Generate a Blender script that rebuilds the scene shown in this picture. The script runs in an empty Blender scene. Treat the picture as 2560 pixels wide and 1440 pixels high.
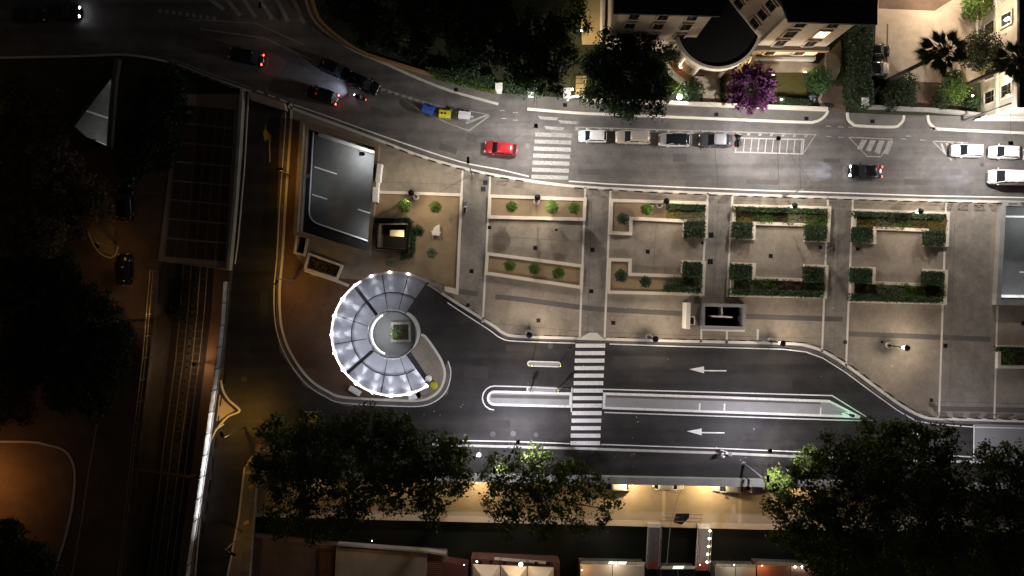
import bpy, bmesh, math, random
import numpy as np
from mathutils import Vector, Matrix

# ------------------------------------------------------------------ camera, sky, exposure
SC = bpy.context.scene
COL = SC.collection
CAMH, PPM = 94.0, 18.7          # camera height (m), photo pixels per metre on the ground
cam = bpy.data.cameras.new('camera'); camo = bpy.data.objects.new('camera', cam); COL.objects.link(camo)
camo.location = (0, 0, CAMH); camo.rotation_euler = (0, 0, 0)
cam.sensor_width = 36.0; cam.lens = PPM*CAMH*36.0/2560.0; cam.clip_end = 2000; cam.clip_start = 0.5
SC.camera = camo
W = bpy.data.worlds.new('World'); SC.world = W; W.use_nodes = True
_n = W.node_tree.nodes; _bg = _n['Background']
_sky = _n.new('ShaderNodeTexSky'); _sky.sky_type = 'NISHITA'; _sky.sun_disc = False
_sky.sun_elevation = math.radians(-3); _sky.sun_rotation = math.radians(250)
W.node_tree.links.new(_sky.outputs[0], _bg.inputs[0]); _bg.inputs[1].default_value = 0.05
# town sky-glow: an even warm-grey night sky added to the Nishita dusk
_glow = _n.new('ShaderNodeBackground'); _glow.inputs[0].default_value = (1.0, 0.80, 0.66, 1); _glow.inputs[1].default_value = 0.0075
_add = _n.new('ShaderNodeAddShader')
W.node_tree.links.new(_bg.outputs[0], _add.inputs[0]); W.node_tree.links.new(_glow.outputs[0], _add.inputs[1])
W.node_tree.links.new(_add.outputs[0], _n['World Output'].inputs[0])
SC.view_settings.view_transform = 'Standard'; SC.view_settings.look = 'None'
SC.view_settings.exposure = 1.1; SC.view_settings.gamma = 1.0
SC.cycles.max_bounces = 5; SC.cycles.diffuse_bounces = 3; SC.cycles.glossy_bounces = 3
SC.cycles.transmission_bounces = 4; SC.cycles.sample_clamp_indirect = 4.0
SC.cycles.sample_clamp_direct = 0.0
SC.cycles.caustics_reflective = False; SC.cycles.caustics_refractive = False
SC.cycles.use_denoising = True
random.seed(7); RNG = np.random.default_rng(7)

# ------------------------------------------------------------------ helpers
def P(px, py, z=0.0):
    """photo pixel + height above the ground -> world point"""
    k = (CAMH - z)/CAMH/PPM
    return ((px-1280.0)*k, (720.0-py)*k, z)
def P2(px, py, z=0.0):
    a = P(px, py, z); return (a[0], a[1])
def PL(pts, z=0.0): return [P2(a, b, z) for a, b in pts]

MATS = {}
def mat(name, col, rough=0.8, var=0.2, scale=0.6, fine=9.0, metal=0.0, spec=0.3, emit=None, estr=0.0, bump=0.0, stain=0.0, leaf=0.0, alpha=None, streak=0.0, wear=0.0):
    if name in MATS: return MATS[name]
    m = bpy.data.materials.new(name); m.use_nodes = True; MATS[name] = m
    nt = m.node_tree; N = nt.nodes; L = nt.links; b = N['Principled BSDF']
    b.inputs['Roughness'].default_value = rough; b.inputs['Metallic'].default_value = metal
    b.inputs['Specular IOR Level'].default_value = spec
    b.inputs['Base Color'].default_value = (*col, 1)
    if var > 0:
        geo = N.new('ShaderNodeNewGeometry')
        n1 = N.new('ShaderNodeTexNoise'); n1.inputs['Scale'].default_value = scale; n1.inputs['Detail'].default_value = 6; n1.inputs['Roughness'].default_value = 0.65
        n2 = N.new('ShaderNodeTexNoise'); n2.inputs['Scale'].default_value = fine; n2.inputs['Detail'].default_value = 3
        L.new(geo.outputs['Position'], n1.inputs['Vector']); L.new(geo.outputs['Position'], n2.inputs['Vector'])
        ad = N.new('ShaderNodeMath'); ad.operation = 'MULTIPLY_ADD'
        L.new(n2.outputs['Fac'], ad.inputs[0]); ad.inputs[1].default_value = 0.6
        L.new(n1.outputs['Fac'], ad.inputs[2])
        mr = N.new('ShaderNodeMapRange'); mr.inputs[1].default_value = 0.45; mr.inputs[2].default_value = 1.15
        mr.inputs[3].default_value = 1-var; mr.inputs[4].default_value = 1+var
        L.new(ad.outputs[0], mr.inputs[0])
        out = mr.outputs[0]
        if stain > 0:
            n3 = N.new('ShaderNodeTexNoise'); n3.inputs['Scale'].default_value = 0.16; n3.inputs['Detail'].default_value = 8; n3.inputs['Roughness'].default_value = 0.7
            L.new(geo.outputs['Position'], n3.inputs['Vector'])
            m3 = N.new('ShaderNodeMapRange'); m3.inputs[1].default_value = 0.42; m3.inputs[2].default_value = 0.62
            m3.inputs[3].default_value = 1-stain; m3.inputs[4].default_value = 1+stain*0.4
            L.new(n3.outputs['Fac'], m3.inputs[0])
            mm = N.new('ShaderNodeMath'); mm.operation = 'MULTIPLY'; L.new(out, mm.inputs[0]); L.new(m3.outputs[0], mm.inputs[1]); out = mm.outputs[0]
        if streak > 0:      # traffic-polished bands running along the road
            mp = N.new('ShaderNodeMapping'); mp.inputs['Scale'].default_value = (0.035, 0.75, 1.0); mp.inputs['Rotation'].default_value = (0, 0, 0.03); L.new(geo.outputs['Position'], mp.inputs[0])
            n4 = N.new('ShaderNodeTexNoise'); n4.inputs['Scale'].default_value = 1.0; n4.inputs['Detail'].default_value = 5; L.new(mp.outputs[0], n4.inputs['Vector'])
            m4 = N.new('ShaderNodeMapRange'); m4.inputs[1].default_value = 0.35; m4.inputs[2].default_value = 0.65; m4.inputs[3].default_value = 1-streak; m4.inputs[4].default_value = 1+streak
            L.new(n4.outputs['Fac'], m4.inputs[0]); mm4 = N.new('ShaderNodeMath'); mm4.operation = 'MULTIPLY'; L.new(out, mm4.inputs[0]); L.new(m4.outputs[0], mm4.inputs[1]); out = mm4.outputs[0]
        if wear > 0:        # chipped, scuffed paint
            n5 = N.new('ShaderNodeTexNoise'); n5.inputs['Scale'].default_value = 5.0; n5.inputs['Detail'].default_value = 8; n5.inputs['Roughness'].default_value = 0.75; L.new(geo.outputs['Position'], n5.inputs['Vector'])
            m5 = N.new('ShaderNodeMapRange'); m5.inputs[1].default_value = 0.36; m5.inputs[2].default_value = 0.50; m5.inputs[3].default_value = 1-wear; m5.inputs[4].default_value = 1.0
            L.new(n5.outputs['Fac'], m5.inputs[0]); mm5 = N.new('ShaderNodeMath'); mm5.operation = 'MULTIPLY'; L.new(out, mm5.inputs[0]); L.new(m5.outputs[0], mm5.inputs[1]); out = mm5.outputs[0]
        vs = N.new('ShaderNodeVectorMath'); vs.operation = 'SCALE'; vs.inputs[0].default_value = col
        L.new(out, vs.inputs['Scale']); L.new(vs.outputs[0], b.inputs['Base Color'])
        if bump > 0:
            bp = N.new('ShaderNodeBump'); bp.inputs['Strength'].default_value = bump; bp.inputs['Distance'].default_value = 0.03
            L.new(n2.outputs['Fac'], bp.inputs['Height']); L.new(bp.outputs[0], b.inputs['Normal'])
        if leaf > 0:
            tr = N.new('ShaderNodeBsdfTranslucent'); mx = N.new('ShaderNodeMixShader'); mx.inputs[0].default_value = leaf
            L.new(vs.outputs[0], tr.inputs[0]); L.new(b.outputs[0], mx.inputs[1]); L.new(tr.outputs[0], mx.inputs[2])
            L.new(mx.outputs[0], N['Material Output'].inputs[0])
    if emit:
        b.inputs['Emission Color'].default_value = (*emit, 1); b.inputs['Emission Strength'].default_value = estr
    if alpha is not None:
        b.inputs['Transmission Weight'].default_value = alpha
    return m

def link(o, parent=None):
    COL.objects.link(o)
    if parent is not None: o.parent = parent
    return o
def tag(o, label=None, cat=None, group=None, kind=None):
    if label: o['label'] = label
    if cat: o['category'] = cat
    if group: o['group'] = group
    if kind: o['kind'] = kind
    return o
def thing(name, label, cat, loc=(0, 0, 0), rz=0.0, group=None):
    o = bpy.data.objects.new(name, None); o.empty_display_size = 0.2; link(o)
    o.location = loc; o.rotation_euler = (0, 0, rz)
    return tag(o, label, cat, group)
def copy_tree(o, parent=None):
    c = o.copy(); COL.objects.link(c); c.parent = parent
    for ch in o.children: copy_tree(ch, c)
    return c

class MB:
    def __init__(s): s.v = []; s.f = []
    def add(s, vs, fs):
        b = len(s.v); s.v += [tuple(p) for p in vs]; s.f += [tuple(i+b for i in f) for f in fs]; return s
    def box(s, c, d, rz=0.0, rx=0.0, ry=0.0):
        hx, hy, hz = d[0]/2, d[1]/2, d[2]/2
        R = Matrix.Rotation(rz, 3, 'Z') @ Matrix.Rotation(ry, 3, 'Y') @ Matrix.Rotation(rx, 3, 'X')
        vs = [R @ Vector((x, y, z)) + Vector(c) for x in (-hx, hx) for y in (-hy, hy) for z in (-hz, hz)]
        return s.add(vs, [(0,1,3,2),(4,6,7,5),(0,4,5,1),(2,3,7,6),(0,2,6,4),(1,5,7,3)])
    def prism(s, pts, z0, z1):
        n = len(pts); ar = sum(pts[i][0]*pts[(i+1) % n][1]-pts[(i+1) % n][0]*pts[i][1] for i in range(n))
        if ar < 0: pts = pts[::-1]
        vs = [(p[0], p[1], z0) for p in pts]+[(p[0], p[1], z1) for p in pts]
        return s.add(vs, [tuple(range(n-1, -1, -1)), tuple(range(n, 2*n))]+[(i, (i+1) % n, n+(i+1) % n, n+i) for i in range(n)])
    def sheet(s, pts, z):
        n = len(pts); ar = sum(pts[i][0]*pts[(i+1) % n][1]-pts[(i+1) % n][0]*pts[i][1] for i in range(n))
        if ar < 0: pts = pts[::-1]
        return s.add([(p[0], p[1], z) for p in pts], [tuple(range(n))])
    def tube(s, pts, r, n=8, r1=None, cap=True):
        pts = [Vector(p) for p in pts]; m = len(pts); rings = []
        for i, p in enumerate(pts):
            t = (pts[min(i+1, m-1)]-pts[max(i-1, 0)]).normalized()
            a = Vector((0, 0, 1)) if abs(t.z) < 0.9 else Vector((1, 0, 0))
            u = t.cross(a).normalized(); w = t.cross(u)
            rr = r if r1 is None else r+(r1-r)*i/(m-1)
            rings.append([p+(u*math.cos(2*math.pi*k/n)+w*math.sin(2*math.pi*k/n))*rr for k in range(n)])
        vs = [q for rg in rings for q in rg]
        fs = [(i*n+k, i*n+(k+1) % n, (i+1)*n+(k+1) % n, (i+1)*n+k) for i in range(m-1) for k in range(n)]
        if cap: fs += [tuple(range(n))[::-1], tuple((m-1)*n+k for k in range(n))]
        return s.add(vs, fs)
    def lathe(s, prof, c=(0, 0, 0), n=16):
        vs = []; m = len(prof)
        for r, z in prof: vs += [(c[0]+r*math.cos(2*math.pi*k/n), c[1]+r*math.sin(2*math.pi*k/n), c[2]+z) for k in range(n)]
        fs = [(i*n+k, i*n+(k+1) % n, (i+1)*n+(k+1) % n, (i+1)*n+k) for i in range(m-1) for k in range(n)]
        fs += [tuple(range(n))[::-1], tuple((m-1)*n+k for k in range(n))]
        return s.add(vs, fs)
    def ball(s, c, r, n=12, sz=1.0):
        m = n//2
        return s.lathe([(max(1e-3, r*math.sin(math.pi*i/m)), -r*sz*math.cos(math.pi*i/m)) for i in range(m+1)], c, n)
    def build(s, name, m, parent=None, smooth=False, loc=None):
        me = bpy.data.meshes.new(name); me.from_pydata(s.v, [], s.f); me.update()
        if m is not None: me.materials.append(m)
        if smooth: me.polygons.foreach_set('use_smooth', [True]*len(me.polygons))
        o = bpy.data.objects.new(name, me); link(o, parent)
        if loc: o.location = loc
        return o

def unit(a, b):
    d = (b[0]-a[0], b[1]-a[1]); l = math.hypot(*d) or 1e-9; return (d[0]/l, d[1]/l)
def offset_line(pts, d, closed=False):
    """offset a 2-D polyline to its left by d with mitred corners"""
    n = len(pts); out = []
    for i in range(n):
        a = pts[i-1] if (i > 0 or closed) else None
        c = pts[(i+1) % n] if (i < n-1 or closed) else None
        b = pts[i]
        u1 = unit(a, b) if a else None; u2 = unit(b, c) if c else None
        if u1 is None: u1 = u2
        if u2 is None: u2 = u1
        n1 = (-u1[1], u1[0]); n2 = (-u2[1], u2[0])
        mx, my = n1[0]+n2[0], n1[1]+n2[1]; l = math.hypot(mx, my)
        if l < 1e-6: out.append((b[0]+n1[0]*d, b[1]+n1[1]*d)); continue
        mx /= l; my /= l; k = d/max(0.35, mx*n1[0]+my*n1[1])
        out.append((b[0]+mx*k, b[1]+my*k))
    return out
def ribbon(mb, pts, w, z0, z1, side=0.0):
    """raised strip along a polyline; side -1..1 shifts it right/left"""
    l = offset_line(pts, w/2+side*w/2); r = offset_line(pts, -w/2+side*w/2); n = len(pts)
    vs = [(p[0], p[1], z) for z in (z0, z1) for p in l]+[(p[0], p[1], z) for z in (z0, z1) for p in r]
    L0, L1, R0, R1 = 0, n, 2*n, 3*n; fs = []
    for i in range(n-1):
        fs += [(L1+i, R1+i, R1+i+1, L1+i+1), (L0+i, L0+i+1, R0+i+1, R0+i), (L0+i, L1+i, L1+i+1, L0+i+1), (R0+i, R0+i+1, R1+i+1, R1+i)]
    fs += [(L0, R0, R1, L1), (L0+n-1, L1+n-1, R1+n-1, R0+n-1)]
    mb.add(vs, fs); return mb
def flat_ribbon(mb, pts, w, z):
    l = offset_line(pts, w/2); r = offset_line(pts, -w/2); n = len(pts)
    mb.add([(p[0], p[1], z) for p in l]+[(p[0], p[1], z) for p in r], [(i+n, i+n+1, i+1, i) for i in range(n-1)]); return mb
def smooth_line(pts, n=6):
    out = []
    for i in range(len(pts)-1):
        p0 = pts[max(0, i-1)]; p1 = pts[i]; p2 = pts[i+1]; p3 = pts[min(len(pts)-1, i+2)]
        for k in range(n):
            t = k/n
            out.append(tuple(0.5*((2*p1[j])+(-p0[j]+p2[j])*t+(2*p0[j]-5*p1[j]+4*p2[j]-p3[j])*t*t+(-p0[j]+3*p1[j]-3*p2[j]+p3[j])*t**3) for j in (0, 1)))
    out.append(pts[-1]); return out
def holed(name, outer, holes, z0, z1, m, parent=None):
    """slab with holes (world 2-D loops)"""
    bm = bmesh.new(); es = []
    for lp in [outer]+holes:
        vs = [bm.verts.new((p[0], p[1], z1)) for p in lp]
        es += [bm.edges.new((vs[i], vs[(i+1) % len(vs)])) for i in range(len(vs))]
    bmesh.ops.triangle_fill(bm, use_beauty=True, use_dissolve=False, edges=es)
    for f in bm.faces:
        if f.normal.z < 0: f.normal_flip()
    if z0 < z1:
        top = list(bm.faces)
        bnd = [e for e in bm.edges if len(e.link_faces) == 1]
        low = {}
        for e in bnd:
            for v in e.verts:
                if v not in low: low[v] = bm.verts.new((v.co.x, v.co.y, z0))
        for e in bnd:
            a, b = e.verts; bm.faces.new((a, b, low[b], low[a]))
        bmesh.ops.recalc_face_normals(bm, faces=bm.faces)
        for f in top[:1]:
            if f.normal.z < 0: bmesh.ops.reverse_faces(bm, faces=bm.faces)
    me = bpy.data.meshes.new(name); bm.to_mesh(me); bm.free(); me.materials.append(m)
    o = bpy.data.objects.new(name, me); return link(o, parent)

def lamp_light(parent, loc, watts, col, radius=0.12, kind='POINT', spot=150, blend=0.6, aim=None, name='bulb_light'):
    l = bpy.data.lights.new(name, kind); l.energy = watts; l.color = col; l.shadow_soft_size = radius
    if kind == 'SPOT': l.spot_size = math.radians(spot); l.spot_blend = blend
    o = bpy.data.objects.new(name, l); link(o, parent); o.location = loc
    if aim is not None: o.rotation_euler = (Vector(aim)-Vector(loc)).to_track_quat('-Z', 'Y').to_euler()
    return o

# ------------------------------------------------------------------ materials
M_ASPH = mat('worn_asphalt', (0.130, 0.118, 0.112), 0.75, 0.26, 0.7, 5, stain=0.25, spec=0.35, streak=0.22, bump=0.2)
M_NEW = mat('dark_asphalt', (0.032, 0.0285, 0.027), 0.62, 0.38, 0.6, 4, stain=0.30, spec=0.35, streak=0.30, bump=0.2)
M_GREYASPH = mat('pale_asphalt', (0.24, 0.235, 0.23), 0.8, 0.1, 0.5, 14)
M_PLAZA = mat('plaza_stone', (0.252, 0.212, 0.168), 0.8, 0.24, 0.9, 4.5, stain=0.2, bump=0.2)
M_BAND = mat('dark_paving_band', (0.105, 0.095, 0.085), 0.8, 0.15, 1.0, 9)
M_WHITE = mat('white_stone', (0.62, 0.57, 0.50), 0.7, 0.12, 1.2, 10)
M_KERB = mat('kerb_stone', (0.48, 0.45, 0.41), 0.75, 0.22, 1.2, 8)
M_PAINT = mat('road_paint', (0.76, 0.74, 0.71), 0.7, 0.13, 1.5, 12, wear=0.35)
M_FADED = mat('faded_paint', (0.38, 0.37, 0.355), 0.75, 0.2, 1.5, 8, wear=0.65)
M_WORNP = mat('worn_road_paint', (0.30, 0.29, 0.27), 0.75, 0.4, 1.2, 9, wear=0.5)
M_YELL = mat('yellow_road_paint', (0.40, 0.27, 0.05), 0.7, 0.2, 1.5, 12)
M_SIDE = mat('sidewalk_asphalt', (0.15, 0.138, 0.125), 0.8, 0.2, 0.6, 10, stain=0.2)
M_BROWN = mat('brown_paving', (0.13, 0.085, 0.06), 0.85, 0.2, 0.6, 8, stain=0.3)
M_SOIL = mat('tan_gravel', (0.24, 0.168, 0.098), 0.95, 0.22, 0.8, 16, bump=0.3)
M_EARTH = mat('dark_soil', (0.09, 0.07, 0.045), 0.95, 0.3, 1.0, 14, bump=0.4)
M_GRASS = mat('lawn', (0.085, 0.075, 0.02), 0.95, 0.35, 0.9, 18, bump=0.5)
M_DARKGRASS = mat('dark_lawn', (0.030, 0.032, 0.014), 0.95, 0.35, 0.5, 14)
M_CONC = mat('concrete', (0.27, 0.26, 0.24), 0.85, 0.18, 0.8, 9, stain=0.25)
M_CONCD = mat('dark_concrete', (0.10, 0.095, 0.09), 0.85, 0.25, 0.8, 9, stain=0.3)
M_CREAM = mat('cream_plaster', (0.56, 0.46, 0.35), 0.85, 0.1, 0.5, 5, stain=0.18)
M_CREAM2 = mat('pale_plaster', (0.66, 0.60, 0.50), 0.85, 0.08, 0.6, 6)
M_STONEW = mat('grey_stucco', (0.50, 0.45, 0.38), 0.85, 0.12, 0.7, 6)
M_ROOF = mat('dark_roof', (0.018, 0.018, 0.022), 0.6, 0.2, 1.0, 8)
M_TERR = mat('terrace_felt', (0.012, 0.011, 0.010), 0.9, 0.2, 0.8, 6)
M_BLACK = mat('black_metal', (0.012, 0.012, 0.013), 0.45, 0, metal=0.3)
M_STEEL = mat('grey_steel', (0.25, 0.25, 0.26), 0.4, 0.08, metal=0.7)
M_GLASSD = mat('dark_glass', (0.012, 0.014, 0.018), 0.08, 0, spec=0.6)
M_BARK = mat('bark', (0.10, 0.075, 0.05), 0.95, 0.35, 2.0, 14, bump=0.6)
M_WATER = mat('canal_water', (0.007, 0.010, 0.006), 0.5, 0.2, 0.3, 2.0, spec=0.25, bump=0.15)
M_BRICK = mat('terracotta_louvre', (0.17, 0.06, 0.035), 0.85, 0.2, 1, 10)
M_CANVAS = mat('cream_canvas', (0.55, 0.47, 0.36), 0.9, 0.08, 0.8, 6)
M_FORE = mat('forecourt_paving', (0.42, 0.34, 0.26), 0.85, 0.14, 0.7, 8, stain=0.22)
M_PROM = mat('promenade_paving', (0.37, 0.295, 0.205), 0.85, 0.1, 0.7, 8, stain=0.12)
M_UNDER = mat('underpass_asphalt', (0.10, 0.10, 0.095), 0.7, 0.2, 0.5, 12, stain=0.2)
M_PIT = mat('pit_floor', (0.02, 0.02, 0.02), 0.9, 0.2)
def leafmat(name, col, var=0.45, tr=0.35): return mat(name, col, 0.6, var, 0.7, 3.0, spec=0.25, leaf=tr)
M_LEAF = leafmat('plane_leaves', (0.060, 0.086, 0.011), tr=0.2)
M_LEAFD = leafmat('evergreen_leaves', (0.022, 0.048, 0.016))
M_LEAFB = leafmat('brown_leaves', (0.15, 0.11, 0.05))
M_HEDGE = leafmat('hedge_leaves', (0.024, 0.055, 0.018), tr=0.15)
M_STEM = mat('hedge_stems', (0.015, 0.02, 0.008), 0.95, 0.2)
M_HEDGEL = leafmat('lit_hedge_leaves', (0.085, 0.15, 0.025), tr=0.3)  # brighter hedge leaves, lamplight put into their green
M_SHRUB = leafmat('shrub_leaves', (0.085, 0.15, 0.022))
M_COVY = leafmat('yellow_cover', (0.20, 0.17, 0.045))
M_COVG = leafmat('grey_cover', (0.19, 0.21, 0.12))
M_COVD = leafmat('russet_cover', (0.10, 0.075, 0.03))
M_PURP = leafmat('purple_leaves', (0.10, 0.032, 0.085), tr=.15)
M_PBARK = mat('palm_bark', (0.028, 0.020, 0.014), 0.95, 0.3, 2, 12)
M_PALM = leafmat('palm_leaves', (0.035, 0.045, 0.018))
# ================================================================== LARGE STRUCTURE
RC = Vector((*P2(983, 835, 3.6), 0)); R_OUT = 7.85; R_IN = 3.12
def rpt(ang, r): a = math.radians(ang); return (RC.x+r*math.cos(a), RC.y+r*math.sin(a))
HOLE_A = PL([(768,320),(940,376),(923,630),(752,578)])
HOLE_B = PL([(286,168),(176,312),(205,338),(273,368)])
HOLE_C = PL([(2508,512),(2760,520),(2760,752),(2492,748)])
HOLE_S1 = PL([(949,560),(1023,560),(1018,622),(946,618)])
HOLE_S2 = PL([(1758,765),(1850,768),(1848,817),(1756,814)])
HOLE_S3 = PL([(752,590),(772,596),(764,633),(745,628)])
HOLE_S4 = PL([(778,640),(852,668),(840,690),(770,668)])
TR_L = [(395,650),(386,760),(376,880),(362,1000),(349,1100),(331,1280),(312,1440),(300,1560)]
TR_R = [(574,672),(566,800),(552,920),(538,1010),(527,1090),(505,1240),(482,1400),(462,1560)]
HOLE_T = PL(TR_L+TR_R[::-1])
HOLE_L = PL([(640,1195),(1500,1209),(2100,1219),(2800,1231),(2800,1760),(600,1760)])
G = 420
ground = holed('ground', [(-G,-G),(G,-G),(G,G),(-G,G)], [HOLE_A,HOLE_B,HOLE_C,HOLE_S1,HOLE_S2,HOLE_S3,HOLE_S4,HOLE_T,HOLE_L], -0.9, 0.0, M_ASPH)
tag(ground, kind='structure')

# ---- underpass level
o = MB().sheet([(-G,-G),(G,-G),(G,G),(-G,G)], -6.6).build('underpass_floor', M_PIT); tag(o, kind='structure')
ur = bpy.data.objects.new('underpass_road', None); link(ur); tag(ur, kind='structure')
def rounded(pts, idx, r, n=6):
    out = []
    for i, p in enumerate(pts):
        if i not in idx: out.append(p); continue
        a = pts[i-1]; c = pts[(i+1) % len(pts)]; u = unit(p, a); v = unit(p, c)
        p0 = (p[0]+u[0]*r, p[1]+u[1]*r); p1 = (p[0]+v[0]*r, p[1]+v[1]*r)
        for k in range(n+1):
            t = k/n; out.append(tuple((1-t)**2*p0[j]+2*t*(1-t)*p[j]+t*t*p1[j] for j in (0,1)))
    return out
ZU = -6.2
ra = rounded(PL([(787,334),(1040,425),(1040,640),(775,549)], ZU), [3], 1.4)
MB().prism(ra, -6.55, ZU).build('carriageway', M_UNDER, ur)
mb = MB(); ln = offset_line(ra, -0.12, True)
flat_ribbon(mb, offset_line(ra, 0.18, True)[1:]+offset_line(ra, 0.18, True)[:1], 0.2, ZU+.006); mb.build('edge_line', M_PAINT, ur)
for a, b in (((786,417),(842,435)),((780,486),(818,498)),((895,523),(925,533))):
    flat_ribbon(MB(), PL([a, b], ZU+.006), 0.17, ZU+.006).build('lane_dash', M_PAINT, ur)
MB().prism(PL([(800,322),(960,376),(956,392),(796,341)], ZU), -6.4, ZU+.25).build('footway', M_CONC, ur)
MB().prism(PL([(90,250),(330,140),(340,410),(100,330)], ZU), -6.55, ZU-.01).build('carriageway', mat('underpass_pale_asphalt', (0.17,0.17,0.15), .8, .2, .6, 10, stain=.3), ur)
for a, b in (((212,276),(273,296)),((203,340),(273,366))):
    flat_ribbon(MB(), PL([a, b], ZU+.006), 0.26, ZU+.006).build('lane_dash', M_PAINT, ur)
MB().prism(PL([(2440,500),(2800,505),(2800,745),(2440,735)], ZU), -6.55, ZU-.006).build('carriageway', M_UNDER, ur)
flat_ribbon(MB(), PL([(2500,541),(2800,545)], ZU), 0.25, ZU+.006).build('edge_line', M_PAINT, ur)
flat_ribbon(MB(), PL([(2500,740),(2800,745)], ZU), 0.4, ZU+.006).build('edge_line', M_PAINT, ur)
flat_ribbon(MB(), PL([(2549,680),(2600,682)], ZU), 0.17, ZU+.006).build('lane_dash', M_PAINT, ur)

# ---- plaza slab
NK = smooth_line([(722,264),(800,293),(880,322),(960,352),(1050,386),(1150,415),(1250,437),(1400,459),(1520,468),(1700,477),(1900,485),(2100,491),(2300,497),(2560,503),(2800,508)], 4)
SK = smooth_line([(2800,1064),(2560,1056),(2400,1051),(2330,1049),(2296,1041),(2250,1016),(2190,973),(2120,921),(2062,885),(2020,869),(1960,862),(1700,856),(1440,849),(1295,844),(1258,836),(1230,816),(1150,766),(1066,712)], 4)
WK = smooth_line([(1046,836),(1064,838),(1098,885),(1112,915),(1115,940),(1106,970),(1086,991),(1055,1003),(1000,1004),(860,996),(820,982),(780,957),(745,917),(720,874),(706,836),(698,790),(697,720),(704,640),(712,500),(726,292),(722,264)], 4)
arc = [rpt(a, R_OUT) for a in range(57, 306, 6)]
tipe = [rpt(304, R_OUT), rpt(304, R_IN+.05), rpt(340, R_IN+.05), rpt(357, R_IN+.05)]
slab = PL(NK)+PL(SK)+arc+tipe+PL(WK)[1:-1]
plaza = holed('plaza', slab, [HOLE_A,HOLE_C,HOLE_S1,HOLE_S2,HOLE_S3,HOLE_S4], 0.0, 0.12, M_PLAZA); tag(plaza, kind='structure')
ZP = 0.12
# kerb stones and the white line of paint beside them
def kerb(px, w, parent, m=M_WHITE, side=0.0, name='kerb', z1=0.128, z0=-0.01):
    return ribbon(MB(), PL(px), w, z0, z1, side).build(name, m, parent)
kerb(NK, 0.36, plaza, side=-1); kerb(SK[:-2], 0.36, plaza, side=-1)
kerb(WK[2:], 0.32, plaza, M_WHITE, side=-1)
# brown paving of the western apron
apron = [(727,300),(714,500),(706,640),(700,720),(701,790),(709,834),(722,870),(747,912),(782,952),(822,977),(862,991),(960,997)]
ap = PL(apron)+[rpt(a, R_OUT+.02) for a in range(268, 118, -6)]+PL([(905,700),(780,690),(735,630),(752,305)])
MB().sheet(ap, ZP+.004).build('apron_paving', mat('russet_paving', (0.12,0.070,0.046), .85, .25, .8, 4, stain=.2), plaza)
# thin stone lines across the plaza
for i, (a, b) in enumerate([((1157,421),(1142,735)),((1226,438),(1207,806)),((1463,468),(1449,845)),((1526,472),(1511,848)),((1769,482),(1752,746)),((1831,486),(1816,742)),((1894,823),(1893,856)),((2069,494),(2054,880)),((2131,497),(2114,918)),((2364,503),(2346,1046)),((2492,764),(2484,1050)),((1753,822),(1752,856)),((1817,822),(1816,858))]):
    flat_ribbon(MB(), PL([a, b]), 0.27, ZP+.008).build('stone_line', M_WHITE, plaza)
M_LANE = mat('grey_lane_paving', (.228,.200,.168), .8, .28, .9, 3.5, stain=.25)
for q in ([(1157,421),(1226,438),(1207,806),(1142,735)],[(1463,468),(1526,472),(1511,848),(1449,845)],[(1769,482),(1831,486),(1816,742),(1752,746)],[(2069,494),(2131,497),(2114,918),(2054,880)],[(2364,503),(2474,506),(2474,1050),(2346,1046)]):
    MB().sheet(PL(q), ZP+.003).build('lane_paving', M_LANE, plaza)
# dark paving bands
for pts in ([(1238,742),(1300,748),(1450,768),(1520,774),(1705,784)], [(1862,791),(2106,798)], [(2118,834),(2475,848)], [(2333,1021),(2700,1028)], [(1148,728),(1196,735)]):
    flat_ribbon(MB(), PL(smooth_line(pts, 5)), 0.68, ZP+.004).build('paving_band', M_BAND, plaza)
# square drain covers
for x, y, s in ((1213,457,12),(1208,473,12),(1338,620,10),(1481,625,10),(1391,575,6),(1619,629,10),(1777,588,13),(1775,654,13),(1755,608,7),(1926,640,10),(2050,619,8),(2143,623,8),(1478,728,10),(1346,801,10),(1533,807,10),(2112,855,9),(2362,864,10),(2327,1000,9),(1179,678,10),(1224,569,9),(2204,855,6),(2557,808,10),(778,698,12),(1170,763,9)):
    q = P2(x, y)
    MB().box((*q, ZP+.008), (s/PPM, s/PPM, .02)).build('drain_cover', M_BLACK, plaza)
# dropped kerb ramp at the crossing
MB().prism(PL([(1448,846),(1472,832),(1492,832),(1510,848)]), .1, ZP+.012).build('dropped_kerb', M_WHITE, plaza)

# ---- bus lane (new dark asphalt sheet) and pale asphalt east of it
bus = PL([(632,232),(716,262),(700,300),(690,640),(690,800),(700,880),(760,965),(860,1015),(1060,1018),(1120,985),(1130,920),(1050,800),(1062,712),(1160,772),(1240,828),(1262,846),(1440,856),(1960,868),(2060,890),(2250,1024),(2330,1056),(2437,1060),(2432,1170),(2060,1150),(1100,1120),(640,1110),(600,1290),(565,1440),(540,1600),(440,1600),(485,1440),(508,1270),(530,1090),(556,960),(572,800),(584,660),(606,420),(622,240)])
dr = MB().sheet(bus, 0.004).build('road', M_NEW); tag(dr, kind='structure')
pa = MB().sheet(PL([(2437,1060),(2900,1070),(2900,1185),(2432,1170)]), 0.005).build('pale_road', M_GREYASPH); tag(pa, kind='structure')

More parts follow.
